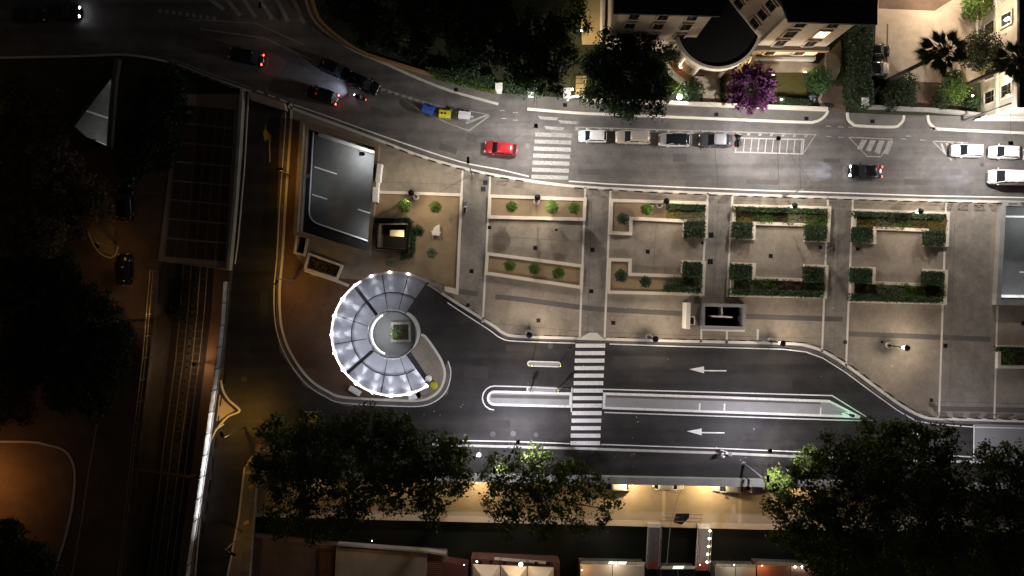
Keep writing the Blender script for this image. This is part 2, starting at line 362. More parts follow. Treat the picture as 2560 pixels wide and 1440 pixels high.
# ---- markings of the bus lane
def line(px, w=0.14, m=M_PAINT, par=None, z=.012, name='lane_line'):
    return flat_ribbon(MB(), PL(px), w, z).build(name, m, par if par is not None else dr)
def offpx(px, d): return offset_line([(a, b) for a, b in px], d)
SKo = [(a, b+11) if a > 1270 else (a, b) for a, b in SK]
east = [p for p in SKo if p[0] >= 1525]
line([(2800,1076),(2440,1068),(2333,1060),(2290,1052),(2244,1026),(2184,983),(2114,931),(2057,895),(2015,880),(1958,873),(1700,866),(1524,860)])
line(smooth_line([(1438,858),(1290,853),(1252,845),(1222,824),(1146,775),(1062,718)], 4))
wl = offset_line(PL(WK[2:]), 0.62); flat_ribbon(MB(), wl, 0.13, .012).build('lane_line', M_PAINT, dr)
line([(1040,788),(1062,815),(1104,876)], .22)
line([(1424,1109),(1292,1104),(1090,1100)]); line([(1502,1111),(1800,1121),(2060,1132),(2130,1134)]); line([(2370,1139),(2445,1143)])
line([(2435,1062),(2434,1150)], .16)
line([(488,1440),(506,1240),(526,1105),(540,1075),(560,1060)], .16)
# upper-left short line and painted arrows
line([(675,405),(674,350)], .12)
MB().sheet(PL([(666,308),(664.5,323),(678,340),(677.5,356),(672,354),(666.6,347),(663,355),(660,345),(658,331),(662,322)]), .012).build('turn_arrow', M_YELL, dr)
MB().sheet(PL([(762,1028),(800,1028),(790,1033),(802,1050),(784,1056),(760,1055),(776,1046)]), .012).build('turn_arrow', M_YELL, dr)
MB().sheet(PL([(2281,1082),(2295,1080),(2310,1085),(2308,1098),(2298,1098),(2294,1088)]), .012).build('turn_arrow', M_PAINT, dr)
for (tx, ty, ex, ey) in ((1723,923,1816,927),(1717,1078,1811,1082)):
    MB().sheet(PL([(tx,ty),(tx+37,ty-7),(tx+37,ty+2),(ex,ey-1.5),(ex,ey+1.5),(tx+37,ty+5),(tx+37,ty+10)]), .013).build('lane_arrow', M_PAINT, dr)
zc = thing('zebra_crossing', 'bright white zebra crossing over the dark bus lane', 'crossing', P(1468,985))
for i in range(14):
    y = 864+i*18.75; x0 = 1439-i*1.02; x1 = 1513-i*1.0
    c = zc.location; q = [(a-c.x, b-c.y) for a, b in PL([(x0,y-5),(x1,y-5),(x1,y+5),(x0,y+5)])]
    MB().sheet(q, .015).build('stripe', M_PAINT, zc)

# ---- medians (raised islands)
def island(px, name, label, top=M_CONC, w=0.32, h=0.15, grp=None):
    c = P(sum(p[0] for p in px)/len(px), sum(p[1] for p in px)/len(px)); t = thing(name, label, 'traffic island', c, 0, grp)
    pts = [(a-c[0], b-c[1]) for a, b in PL(px)]
    ar = sum(pts[i][0]*pts[(i+1) % len(pts)][1]-pts[(i+1) % len(pts)][0]*pts[i][1] for i in range(len(pts)))
    if ar < 0: pts = pts[::-1]
    inn = offset_line(pts, w, True); n = len(pts)
    m = MB(); vs = [(p[0],p[1],0) for p in pts]+[(p[0],p[1],h) for p in pts]+[(p[0],p[1],h) for p in inn]+[(p[0],p[1],h-.03) for p in inn]
    fs = [(k*n+i, k*n+(i+1) % n, (k+1)*n+(i+1) % n, (k+1)*n+i) for k in range(3) for i in range(n)]
    m.add(vs, fs); m.build('kerb', M_PAINT if w < .4 else M_WHITE, t)
    MB().sheet(inn, h-.028).build('paving', top, t); return t
def capsule(x0, y0, x1, y1, r, end0=True, end1=False, n=8):
    a = math.atan2(y1-y0, x1-x0); pts = []
    if end0: pts += [(x0+r*math.cos(a+math.pi/2+k*math.pi/n), y0+r*math.sin(a+math.pi/2+k*math.pi/n)) for k in range(n+1)]
    else: pts += [(x0-r*math.sin(a), y0+r*math.cos(a)), (x0+r*math.sin(a), y0-r*math.cos(a))]
    if end1: pts += [(x1+r*math.cos(a-math.pi/2+k*math.pi/n), y1+r*math.sin(a-math.pi/2+k*math.pi/n)) for k in range(n+1)]
    else: pts += [(x1+r*math.sin(a), y1-r*math.cos(a)), (x1-r*math.sin(a), y1+r*math.cos(a))]
    return pts
M_ISL = mat('island_paving', (0.27,0.265,0.26), .8, .15, .8, 9)
m1 = island(capsule(1236,995,1429,1000,19), 'median_island', 'round-ended pale median island left of the white crossing', M_ISL)
m2 = island([(1508,981),(1800,990),(2073,1000),(2162,1046),(2100,1043),(1506,1022)], 'median_island', 'long tapering median island right of the white crossing', M_ISL)
for t, bands in ((m1, [((1228,990),(1424,994))]), (m2, [((1516,989),(2050,1006))])):
    for a, b in bands:
        pts = [(p[0]-t.location.x, p[1]-t.location.y) for p in PL([a, b])]
        flat_ribbon(MB(), pts, .45, .128).build('paving_band', M_BAND, t)
for x in (1749,1811,2051):
    q = [(p[0]-m2.location.x, p[1]-m2.location.y) for p in PL([(x,1008 if x<2000 else 1018),(x-1,1027 if x<2000 else 1036)])]
    flat_ribbon(MB(), q, .22, .134).build('stone_line', M_PAINT, m2)
MB().sheet([(p[0]-m2.location.x, p[1]-m2.location.y) for p in PL([(2104,1030),(2122,1028),(2150,1043),(2104,1041)])], .136).build('painted_nose', M_PAINT, m2)
line(capsule(1236,995,1429,1000,30)[:], .16)
line([(1429,970),(1330,966)], .16)
line([(1505,973),(1800,981),(2080,989),(2182,1052),(2090,1050),(1511,1031)], .15)
i1 = island(capsule(1325,909,1395,911,7,True,True), 'bollard_island', 'small pill-shaped kerb island standing alone in the bus lane', M_ISL, .14)
i2 = island(capsule(1323,973,1390,976,7,True,True), 'bollard_island', 'small pill-shaped kerb island touching the round-ended median', M_ISL, .14, .17)

# ---- footway and parapet on the south side of the bus lane
sf = MB().prism(PL([(1080,1106),(1424,1116),(1800,1128),(2060,1140),(2800,1160),(2800,1225),(2100,1214),(1500,1203),(640,1190),(632,1140),(1000,1150)]), 0, .12).build('footway', M_NEW); tag(sf, kind='structure')
ribbon(MB(), PL([(1080,1108),(1424,1117),(1800,1129),(2060,1141),(2800,1162)]), .33, -.01, .128, -1).build('kerb', M_KERB, sf)
MB().sheet(PL([(1434,1117),(1492,1119),(1492,1124),(1434,1122)]), .135).build('dropped_kerb', M_PAINT, sf)

# ---- lower promenade and canal behind the parapet
ZL, ZW = -4.6, -6.3
pr = MB().prism(PL([(620,1180),(2800,1180),(2800,1322),(1905,1313),(1500,1302),(1130,1293),(620,1280)], ZL), ZW-.2, ZL).build('promenade', M_PROM); tag(pr, kind='structure')
ribbon(MB(), PL([(2800,1326),(1905,1317),(1500,1306),(1130,1297),(620,1284)], ZL), .8, ZL-.6, ZL+.04).build('quay_edge', mat('quay_stone', (.5,.41,.29), .8, .15, 1, 8), pr)
for x in (1660,1850,1430,1240,1050,880,2040):
    flat_ribbon(MB(), PL([(x,1200),(x-1,1308-(1900-x)*.025)], ZL), .5, ZL+.006).build('stone_line', mat('quay_stone', (.5,.41,.29)), pr)
wt = MB().sheet(PL([(500,1250),(2900,1250),(2900,1700),(500,1700)], ZW), ZW).build('canal_water', M_WATER); tag(wt, kind='structure')
# retaining wall of the promenade
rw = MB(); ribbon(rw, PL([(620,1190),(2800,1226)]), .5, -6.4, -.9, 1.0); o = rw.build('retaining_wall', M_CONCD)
tag(o, 'dark retaining wall dropping from the bus lane footway to the promenade', 'wall')

# ---- rail trench
tr = bpy.data.objects.new('rail_trench', None); link(tr); tag(tr, kind='structure')
ZT = -5.4
MB().sheet(PL([(330,430),(620,430),(620,640),(600,1000),(560,1300),(520,1700),(260,1700),(330,1000)], ZT), ZT).build('track_bed', mat('ballast', (.055,.045,.038), .95, .35, 1.5, 14, bump=.5), tr)
def shift(px, d): return [(a+d, b) for a, b in px]
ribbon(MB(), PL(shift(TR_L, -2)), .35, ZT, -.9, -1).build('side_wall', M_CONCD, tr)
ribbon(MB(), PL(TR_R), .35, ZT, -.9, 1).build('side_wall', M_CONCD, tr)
def between(f): return [(a[0]*(1-f)+b[0]*f, (a[1]+b[1])/2) for a, b in zip(TR_L, TR_R)]
ext = lambda l: [(l[0][0]+18, l[0][1]-220)]+l
M_RAIL = mat('rail_steel', (.55,.47,.38), .45, .1, metal=.6)
for f in (.36, .47, .60, .70):
    ribbon(MB(), PL(ext(between(f)), ZT), .09, ZT, ZT+.16).build('rail', M_RAIL, tr)
ribbon(MB(), PL(ext(between(.94)), ZT), 2.3, ZT, ZT+.9).build('platform', mat('platform_paving', (.24,.16,.11), .85, .2, 1, 8), tr)
ribbon(MB(), PL(ext(between(.53)), ZT), .5, ZT, ZT+.05).build('cess_path', M_CONCD, tr)
for k in range(46):
    f = k/45; i = min(6, int(f*7)); t_ = f*7-i
    l0 = between(.33); r0 = between(.73)
    a = (l0[i][0]*(1-t_)+l0[i+1][0]*t_, l0[i][1]*(1-t_)+l0[i+1][1]*t_); b = (r0[i][0]*(1-t_)+r0[i+1][0]*t_, r0[i][1]*(1-t_)+r0[i+1][1]*t_)
    ribbon(MB(), PL([a, b], ZT), .24, ZT-.02, ZT+.05).build('sleeper', M_CONCD, tr)

# ---- bridge deck with paving panels, west street, north-west garden bed
bd = MB().prism(PL([(440,236),(612,236),(600,430),(586,600),(577,676),(396,652),(412,520),(432,360)]), .0, .10).build('bridge_deck', mat('deck_joint', (.27,.22,.18), .9, .2)); tag(bd, kind='structure')
MBp = mat('deck_panel', (.062,.04,.03), .85, .2, 1, 9)
def deck(u, v): # u 0..1 across, v 0..1 down
    xl = 452-40*v-4; xr = 596-24*v
    return (xl+(xr-xl)*u, 262+(645-262)*v+ (14*u))
for r in range(8):
    for c in range(6):
        u0, u1, v0, v1 = .04+c*.153, .04+(c+1)*.153-.016, r/8, (r+1)/8-.012
        MB().prism(PL([deck(u0,v0),deck(u1,v0),deck(u1,v1),deck(u0,v1)]), .1, .145+.006*((r*7+c*3) % 3)).build('panel', MBp, bd)
ws = MB().prism(PL([(-300,380),(432,380),(412,520),(394,650),(376,880),(349,1100),(331,1280),(300,1600),(-300,1600)]), 0, .05).build('west_street', M_BROWN); tag(ws, kind='structure')
for pts in ([(243,1060),(222,1180),(205,1300),(180,1440)],):
    flat_ribbon(MB(), PL(pts), .16, .056).build('lane_line', M_WORNP, ws)
ribbon(MB(), PL(smooth_line([(-200,1106),(60,1104),(118,1112),(158,1124),(180,1150),(188,1190),(182,1260),(165,1340),(135,1440),(110,1560)], 4)), .32, .04, .17).build('kerb', M_KERB, ws)
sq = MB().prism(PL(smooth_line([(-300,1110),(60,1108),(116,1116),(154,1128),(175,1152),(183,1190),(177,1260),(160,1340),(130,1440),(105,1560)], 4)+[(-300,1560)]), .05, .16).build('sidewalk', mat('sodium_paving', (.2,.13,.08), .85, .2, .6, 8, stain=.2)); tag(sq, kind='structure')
MB().sheet(PL([(212,560),(225,590),(250,628),(285,640),(288,500),(250,500)]), .056).build('tree_bed', M_SOIL, ws)
flat_ribbon(MB(), PL(smooth_line([(218,572),(232,606),(250,632),(275,644),(290,636),(296,615)],4)), .2, .062).build('bed_edge', M_KERB, ws)
# bed and kerb along the north-west street
nk = smooth_line([(-200,144),(0,142),(200,138),(320,135),(430,155),(520,190),(628,226)], 4)
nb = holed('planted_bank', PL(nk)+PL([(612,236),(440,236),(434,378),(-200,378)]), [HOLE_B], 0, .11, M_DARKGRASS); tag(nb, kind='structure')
ribbon(MB(), PL(nk), .3, -.01, .13, -1).build('kerb', M_KERB, nb)
ribbon(MB(), PL([(300,150),(292,200),(284,300),(279,372)]), .6, .1, .75).build('parapet', M_CONCD, nb)

# ---- north sidewalks
ns = [MB().prism(PL(smooth_line([(752,-80),(762,0),(790,62),(870,122),(950,157),(1050,202),(1130,232),(1245,264)],4)+[(1250,236),(1100,197),(1000,167),(900,132),(815,70),(775,0),(765,-80)]), 0, .12),
      MB().prism(PL([(1318,276),(1440,286),(1600,293),(1750,299),(2000,309)]+[(2035,308),(2052,302),(2066,290),(2072,278)]+[(1960,270),(1700,261),(1440,248),(1318,238)]), 0, .12),
      MB().prism(PL([(2114,282),(2117,300),(2128,312),(2144,318),(2232,321),(2250,314),(2260,302),(2262,289)]), 0, .12),
      MB().prism(PL([(2315,289),(2318,306),(2330,320),(2345,326),(2560,336),(2800,344),(2800,300),(2560,294)]), 0, .12)]
edges = [smooth_line([(752,-80),(762,0),(790,62),(870,122),(950,157),(1050,202),(1130,232),(1245,264)],4), smooth_line([(1318,276),(1440,286),(1600,293),(1750,299),(2000,309),(2035,308),(2052,302),(2066,290),(2072,278)],4),
         smooth_line([(2114,282),(2117,300),(2128,312),(2144,318),(2232,321),(2250,314),(2260,302),(2262,289)],4), smooth_line([(2315,289),(2318,306),(2330,320),(2345,326),(2560,336),(2800,344)],4)]
SWALK = []
for i, m in enumerate(ns):
    o = m.build('sidewalk', M_SIDE); tag(o, kind='structure'); SWALK.append(o)
    ribbon(MB(), PL(edges[i]), .34, -.01, .13, 1).build('kerb', M_WHITE if i else M_KERB, o)
for x, y in ((1412,263),(1505,275),(1790,287),(2015,297),(2180,304),(1140,225)):
    MB().box((*P2(x,y), .125), (.55,.5,.02)).build('drain_cover', M_BLACK, SWALK[1])

# ---- markings of the upper road (old paint on the ground sheet)
def gl(px, w=.14, m=M_WORNP): return flat_ribbon(MB(), PL(px), w, .006).build('lane_line', m, ground)
MB().sheet(PL([(1420,300),(1700,310),(2060,322),(2060,332),(1440,318)]), .003).build('bay_paving', M_ASPH, ground)
gl([(1437,318),(1600,323),(1850,330),(2040,337)]); gl([(1437,325),(1600,330),(1850,336)], .1)
for k in range(42):   # ladder marking along the parking bays
    x = 1440+k*14.3; y = 318+(x-1437)*.0315
    if k % 2 == 0: MB().sheet(PL([(x,y+1),(x+7,y+1),(x+5,y+7),(x-2,y+7)]), .007).build('ladder_mark', M_WORNP, ground)
gl([(1845,345),(2010,349),(2006,385),(1838,380),(1845,345)], .16, M_FADED)
for k in range(9): gl([(1862+k*18,346),(1858+k*18,382)], .12, M_FADED)
gl([(2038,338),(2008,384)], .12)
gl([(2122,343),(2168,391),(2202,392),(2230,348),(2122,343)], .14)
for k in range(4): MB().sheet(PL([(2150+k*22-8,372+k*4),(2150+k*22+4,375+k*4 if k<2 else 386),(2168+k*22,350+k),(2158+k*22-4,349+k)]), .007).build('hatch_mark', M_WORNP, ground)
gl([(2332,353),(2380,401)], .14); gl([(2332,353),(2420,357)], .14)
for k in range(3): MB().sheet(PL([(2350+k*14,358),(2356+k*14,358),(2366+k*12,384-k*4),(2360+k*12,384-k*4)]), .007).build('hatch_mark', M_WORNP, ground)
gl([(1010,250),(1050,276),(1120,308),(1172,327)], .14); gl([(1172,327),(1224,289)], .2); gl([(1165,308),(1222,286)], .3); gl([(940,215),(1010,240),(1100,265),(1222,286)], .1)
for k in range(14):
    x = 955+k*17; y = 220+k*5.2
    MB().sheet(PL([(x,y),(x+9,y+3),(x+6,y+9),(x-3,y+6)]), .007).build('ladder_mark', M_WORNP, ground)
for (a,b) in (((470,48),(640,58)),((640,58),(760,112)),((500,72),(660,95)),((660,95),(780,150)),((780,150),(800,175))): gl([a,b], .12)
for k in range(6): gl([(520+k*42,0-10),(560+k*40,34+k*5)] if k else [(512,-12),(560,24)], .5)
for k in range(9): MB().sheet(PL([(396+k*17,22+k*2.4),(405+k*17,23+k*2.4),(404+k*17,32+k*2.4),(395+k*17,31+k*2.4)]), .007).build('block_mark', M_WORNP, ground)
for x,y in ((1250,276),(1253,296),(1282,281),(1282,300),(2065,315),(2095,317),(2065,341),(2095,343),(2252,347),(2300,350),(2120,318),(2265,340)): gl([(x,y),(x+13,y+.6)], .12)
gl(smooth_line([(735,262),(800,284),(900,320),(1000,355),(1150,404),(1250,424),(1322,441)],4), .16, M_PAINT)
gl([(1422,453),(1520,460),(1700,468),(1900,476),(2100,482),(2300,489),(2560,494),(2800,500)], .16, M_PAINT)
gl([(430,148),(520,182),(626,219)], .14, M_WORNP)
for k in range(3): gl([(642+k*29,226+k*11),(659+k*29,233+k*11)], .16, M_PAINT)
zu = thing('zebra_crossing', 'worn grey zebra crossing over the upper road', 'crossing', P(1380,375))
for i in range(7):
    y = 335+i*17.6; x0 = 1338-i*1.6; x1 = 1430-i*1.6
    q = [(a-zu.location.x, b-zu.location.y) for a, b in PL([(x0,y-4),(x1,y-1),(x1,y+9),(x0,y+6)])]
    MB().sheet(q, .009).build('stripe', M_FADED if i > 1 else M_WORNP, zu)
for k, (x,y) in enumerate(((1345,290),(1395,300),(1360,315))): MB().sheet(PL([(x,y),(x+52,y+4),(x+46,y+11),(x+6,y+8)]), .007).build('worn_stripe', M_WORNP, ground)
# south-west sidewalk beside the left street
sw = MB().prism(PL([(632,1140),(640,1195),(620,1300),(596,1440),(575,1560),(548,1560),(570,1440),(598,1290),(612,1170)]), 0, .12).build('sidewalk', M_SIDE); tag(sw, kind='structure')
ribbon(MB(), PL([(632,1140),(612,1170),(598,1290),(570,1440),(548,1560)]), .25, -.01, .13).build('kerb', M_KERB, sw)
for x, y in ((616,1305),(628,1215),(622,1180)): MB().sheet(PL([(x-8,y),(x+6,y-6),(x+8,y+3),(x-4,y+7)]), .132).build('paint_patch', M_YELL, sw)
# painted corner island by the barrier
ci = thing('corner_island', 'pointed kerb island by the lit barrier, yellow in the lamplight', 'traffic island', P(570,1020))
pp = smooth_line([(553,950),(558,975),(573,1000),(600,1026),(573,1040),(556,1056),(540,1076)], 4)
q = [(a-ci.location.x, b-ci.location.y) for a, b in PL(pp+[(536,1050),(546,990)])]
MB().prism(q, 0, .10).build('base', M_NEW, ci)
q2 = [(a-ci.location.x, b-ci.location.y) for a, b in PL([(550,985),(562,1002),(588,1026),(566,1038),(548,1052),(542,1052),(548,1000)])]
MB().prism(q2, .1, .13).build('paving', mat('island_stone', (.45,.38,.29), .8, .2, 1, 8), ci)
ribbon(MB(), [(a-ci.location.x, b-ci.location.y) for a, b in PL(pp)], .24, 0, .14).build('kerb', M_WHITE, ci)

# ---- villa grounds
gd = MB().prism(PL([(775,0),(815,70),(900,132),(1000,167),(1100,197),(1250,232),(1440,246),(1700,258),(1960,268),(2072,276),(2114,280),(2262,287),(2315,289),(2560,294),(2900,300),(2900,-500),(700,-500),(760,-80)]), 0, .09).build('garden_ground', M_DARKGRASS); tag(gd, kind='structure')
def patch(px, m, name, z=.096, par=None): return MB().sheet(PL(px), z).build(name, m, par if par is not None else gd)
patch([(2195,-60),(2500,-60),(2480,90),(2470,205),(2380,210),(2310,206),(2190,196),(2186,120)], M_FORE, 'forecourt')
patch([(1760,178),(1800,178),(1803,262),(1756,260)], M_FORE, 'garden_path'); patch([(1690,110),(1960,150),(2045,160),(2100,100),(2110,160),(2075,215),(2100,268),(2050,268),(2040,235),(2060,190),(2040,182),(1900,182),(1800,190),(1690,185)], M_FORE, 'garden_path', .099)
patch([(1905,183),(2020,183),(2015,240),(1960,238),(1905,230)], M_GRASS, 'lawn', .102); patch([(1806,185),(1850,185),(1850,255),(1806,255)], M_GRASS, 'lawn', .102)
patch([(1447,-60),(1500,-60),(1505,60),(1500,112),(1455,112)], mat('ochre_paving', (.40,.30,.15), .85,.15,.8,7), 'side_path')
patch([(1440,190),(1466,190),(1464,240),(1438,240)], mat('ochre_paving', (.40,.30,.15)), 'side_path')
for k in range(4): patch([(1440,196+k*12),(1465,196+k*12),(1465,198+k*12),(1440,198+k*12)], M_BROWN, 'step_edge', .1)
patch([(2070,216),(2112,216),(2114,280),(2072,276),(2050,250)], M_BROWN, 'driveway', .105)
patch([(2285,206),(2345,206),(2340,276),(2290,274)], M_BROWN, 'garden_path', .1)
patch([(2195,-60),(2420,-60),(2380,0),(2335,28),(2195,22)], M_BROWN, 'forecourt_bay', .101)
patch([(2216,60),(2220,60),(2217,195),(2213,195)], M_BROWN, 'forecourt_joint', .103)

# ---- repairs, trenches and covers in the asphalt
pr_rng = random.Random(21)
M_PATCH = mat('asphalt_patch', (0.085,0.078,0.074), .8, .2, .8, 6); M_PATCH2 = mat('dark_asphalt_patch', (.041,.037,.035), .75, .25, .8, 6); M_SEAM = mat('bitumen_seam', (.03,.028,.028), .6, 0)
for x,y,w,h,a in ((1120,372,46,16,.3),(1480,430,70,14,.04),(1700,395,34,20,.04),(1905,455,80,12,.03),(2290,455,60,14,.03),(2080,402,40,10,.03),(950,280,50,14,.36),(1180,345,26,20,.2),(2390,430,26,16,.03)):
    c, s_ = math.cos(a), math.sin(a); MB().sheet(PL([(x+c*u-s_*v, y+s_*u+c*v) for u,v in ((-w/2,-h/2),(w/2,-h/2),(w/2,h/2),(-w/2,h/2))]), .0022).build('asphalt_patch', M_PATCH, ground)
for x,y,w,h,a in ((1600,900,130,18,.01),(1950,960,60,26,.02),(1190,930,60,30,.1),(1640,1050,110,16,.02),(1300,870,70,16,.02),(660,760,20,60,.02),(1900,1090,90,14,.02),(1250,1060,50,22,.02)):
    c, s_ = math.cos(a), math.sin(a); MB().sheet(PL([(x+c*u-s_*v, y+s_*u+c*v) for u,v in ((-w/2,-h/2),(w/2,-h/2),(w/2,h/2),(-w/2,h/2))]), .0062).build('asphalt_patch', M_PATCH2, dr)
for pts in ([(2045,875),(2040,990)],[(1250,860),(1246,960)],[(1525,862),(1520,968)],[(1785,335),(1795,470)],[(1943,352),(1948,476)],[(1999,352),(2001,478)]):
    flat_ribbon(MB(), PL(pts), .05, .0075).build('bitumen_seam', M_SEAM, dr if pts[0][1] > 700 else ground)
for x,y,r,par,z in ((1318,365,7,ground,.008),(2455,412,6,ground,.008),(2120,305,6,ground,.008),(610,947,8,dr,.008),(1376,865,7,dr,.008),(1232,1085,7,dr,.008),(1283,1084,7,dr,.008),(1340,1087,6,dr,.008),(900,330,6,ground,.008),(1480,1130,5,sf,.126),(1580,1137,5,sf,.126)):
    q = P(x,y); MB().lathe([(r/PPM,z-.006),(r/PPM,z)], (q[0],q[1],0), 16).build('manhole_cover', mat('cast_iron', (.075,.072,.07), .5, .3, 3, 20, metal=.3), par)
# thin dark lines across the plaza paving
for pts in ([(1180,447),(1466,474),(1700,497),(2070,507),(2360,514)],[(1212,806),(1450,828),(1700,838),(1900,842),(2100,846)],[(1160,520),(1145,700)],[(1480,480),(1468,840)],[(1796,500),(1782,740)],[(2098,505),(2084,880)],[(1215,590),(1456,604)],[(1640,560),(1632,680)],[(2385,560),(2372,1000)],[(2330,1003),(2560,1009)],[(955,455),(1155,462)]):
    flat_ribbon(MB(), PL(pts), .05, ZP+.006).build('dark_line', M_BAND, plaza)
# ================================================================== BUILDINGS AND WALLS
def loc(t, pts): return [(a-t.location.x, b-t.location.y) for a, b in pts]
def lp(t, p): return (p[0]-t.location.x, p[1]-t.location.y, p[2])
WARM = (1.0, .76, .48); WARM2 = (1.0, .66, .32); SODIUM = (1.0, .52, .07); COOL = (.90, .93, 1.0); NEUT = (1.0, .86, .72)
M_GLOW = mat('lamp_glow_warm', (1,.9,.7), emit=(1,.85,.6), estr=14, var=0)
M_GLOWC = mat('lamp_glow_white', (.95,.97,1), emit=(.93,.96,1), estr=16, var=0)
M_GLOWS = mat('lamp_glow_soft', (.95,.9,.8), emit=(1,.92,.8), estr=5, var=0)

# ---- round glass-roofed car ramp
rd = thing('round_ramp_canopy', 'round fan-shaped glass canopy ringed by white spotlights over the car ramp', 'canopy', (RC.x, RC.y, 0))
def lr(a, r, z): a = math.radians(a); return (r*math.cos(a), r*math.sin(a), z)
ZO, ZI, RM = 3.3, 4.15, 5.35
ribs = [57,76,101,129,162,190,220,258,288,304]
M_FROST = mat('frosted_glass', (.36,.36,.39), .42, .12, 1.1, 5, spec=.4, stain=.12, leaf=.5)
ram = MB()
for k in range(18):
    a0, a1 = -57+k*20, -57+(k+1)*20
    z0, z1 = .02-.0*k, .02
    ram.add([lr(a0,R_IN,.02),lr(a0,R_OUT,.02),lr(a1,R_OUT,.02),lr(a1,R_IN,.02)], [(0,1,2,3)])
ram.build('ramp_floor', M_NEW, rd)
def rz_at(r): return ZI+(ZO-ZI)*(r-R_IN)/(R_OUT-R_IN)
for i in range(len(ribs)-1):
    for r0, r1 in ((R_IN,RM),(RM,R_OUT)):
        a0, a1 = ribs[i]+.5, ribs[i+1]-.5; n = 3; m = MB()
        for k in range(n):
            b0, b1 = a0+(a1-a0)*k/n, a0+(a1-a0)*(k+1)/n
            vs = [lr(b0,r0+.04,rz_at(r0)),lr(b0,r1-.04,rz_at(r1)),lr(b1,r1-.04,rz_at(r1)),lr(b1,r0+.04,rz_at(r0))]
            m.add(vs+[(x,y,z-.05) for x,y,z in vs], [(0,1,2,3),(7,6,5,4),(0,4,5,1),(1,5,6,2),(2,6,7,3),(3,7,4,0)])
        m.build('glass_panel', M_FROST, rd)
for a in ribs:
    w = .26 if a in (129,220) else .1
    m = MB(); m.tube([lr(a,R_IN-.05,ZI-.02),lr(a,R_OUT,ZO-.02)], w/2, 6); m.build('rib', M_BLACK, rd)
    if w > .2:
        for d in (-2.0, 2.0): MB().tube([lr(a+d*1.5,R_IN,ZI+.02),lr(a+d*.7,R_OUT,ZO+.02)], .05, 5).build('rib_flange', M_BLACK, rd)
MB().tube([lr(a,RM,rz_at(RM)) for a in range(57,305,4)], .06, 6).build('ring_beam', M_BLACK, rd)
lamps = [76+17.45*k for k in range(14)]
pol = [57]+lamps[0:]; 
m = MB()
for i in range(len(pol)-1):
    a0, a1 = pol[i], pol[i+1]
    p0, p1, q0, q1 = lr(a0,R_OUT-.02,ZO+.05), lr(a1,R_OUT-.02,ZO+.05), lr(a0,R_OUT+.30,ZO+.05), lr(a1,R_OUT+.30,ZO+.05)
    m.add([p0,p1,q1,q0]+[(x,y,z-.3) for x,y,z in (p0,p1,q1,q0)], [(0,1,2,3)[::-1],(4,5,6,7),(0,1,5,4),(2,3,7,6),(1,2,6,5),(3,0,4,7)])
m.build('rim_gutter', M_WHITE, rd)
# added glowing strip standing in for the brightly lit south-western rim
MB().tube([lr(a,R_OUT+.14,ZO+.10) for a in np.linspace(122,303,60)], .055, 6).build('rim_glow_strip', mat('rim_glow', (1,1,1), emit=(.95,.97,1), estr=4, var=0), rd)
for k, a in enumerate(lamps):
    st = 1.35 if a > 205 else 1.0 if a > 140 else (.45 if a > 105 else .28)
    h = MB(); h.lathe([(.05,-.25),(.06,0),(.14,.02),(.16,.16),(.08,.2)], lr(a,R_OUT+.12,ZO+.2), 10)
    h.build('spotlight', mat('spot_head_%d' % int(st*100), (1,1,1), emit=(.95,.97,1), estr=14*st, var=0), rd)
    if a < 304:
        src = lr(a,R_OUT-.02,ZO+.50); aim = lr(a-4,R_IN+.9,ZI+.05)
        lamp_light(rd, src, 1150*st, COOL, .05, 'SPOT', 34, 1.0, aim, 'spot_beam'); lamp_light(rd, src, 70*st, COOL, .05, 'SPOT', 120, .8, aim, 'spot_spill')
for a in list(range(60,304,27)):
    MB().tube([lr(a,R_OUT-.1,0),lr(a,R_OUT-.1,ZO-.1)], .07, 6).build('column', M_BLACK, rd)
for a, w in zip((70,98,126,154,182,210,238,266,294),(60,110,170,220,240,260,280,290,260)):   # added boxes and unseen up-lights that make the glass glow
    MB().box(lr(a,5.6,2.75),(.5,.2,.1),math.radians(a)).build('added_lamp_box', M_STEEL, rd); lamp_light(rd, lr(a,5.6,.9), w*3.3, COOL, 1.5, 'SPOT', 165, .8, lr(a,5.6,3))
# drum in the middle with its little court
dn = thing('ramp_drum', 'pale round drum with steel rim in the middle of the glass canopy', 'building', (RC.x, RC.y, 0))
m = MB(); n = 40
prof = [(R_IN-.08,0),(R_IN-.08,4.35),(R_IN+.06,4.4),(R_IN+.06,4.55),(R_IN-.22,4.55),(R_IN-.22,1.2)]
vs = [(r*math.cos(2*math.pi*k/n), r*math.sin(2*math.pi*k/n), z) for r, z in prof for k in range(n)]
m.add(vs, [(i*n+k, i*n+(k+1) % n, (i+1)*n+(k+1) % n, (i+1)*n+k) for i in range(len(prof)-1) for k in range(n)])
m.build('wall', mat('drum_plaster', (.33,.33,.34), .7, .08), dn)
MB().lathe([(R_IN-.22,1.1),(R_IN-.22,1.2)], n=n).build('court_floor', mat('court_paving', (.36,.36,.36), .8, .08), dn)
MB().tube([lr(a,R_IN-.04,4.62) for a in range(0,361,9)], .06, 6).build('handrail', M_STEEL, dn)
MB().tube([lr(a,R_IN-.34,3.4) for a in range(120,250,6)], .05, 6).build('wall_glow_strip', mat('court_glow', (1,1,1), emit=(.95,.97,1), estr=3, var=0), dn)  # added glowing strip for the lit crescent of the inner wall
lamp_light(dn, (-.9,.2,4.2), 75, (.95,.97,1), .25)
q = P(1003,830,1.4); pc = (q[0]-RC.x, q[1]-RC.y)
ptb = thing('court_planter', 'square white planter box inside the round drum', 'planter', (q[0], q[1], 1.2))
for dx, dy, sx, sy in ((0,1.15,2.6,.3),(0,-1.15,2.6,.3),(1.15,0,.3,2.0),(-1.15,0,.3,2.0)): MB().box((dx,dy,.25),(sx,sy,.5)).build('side', M_WHITE, ptb)
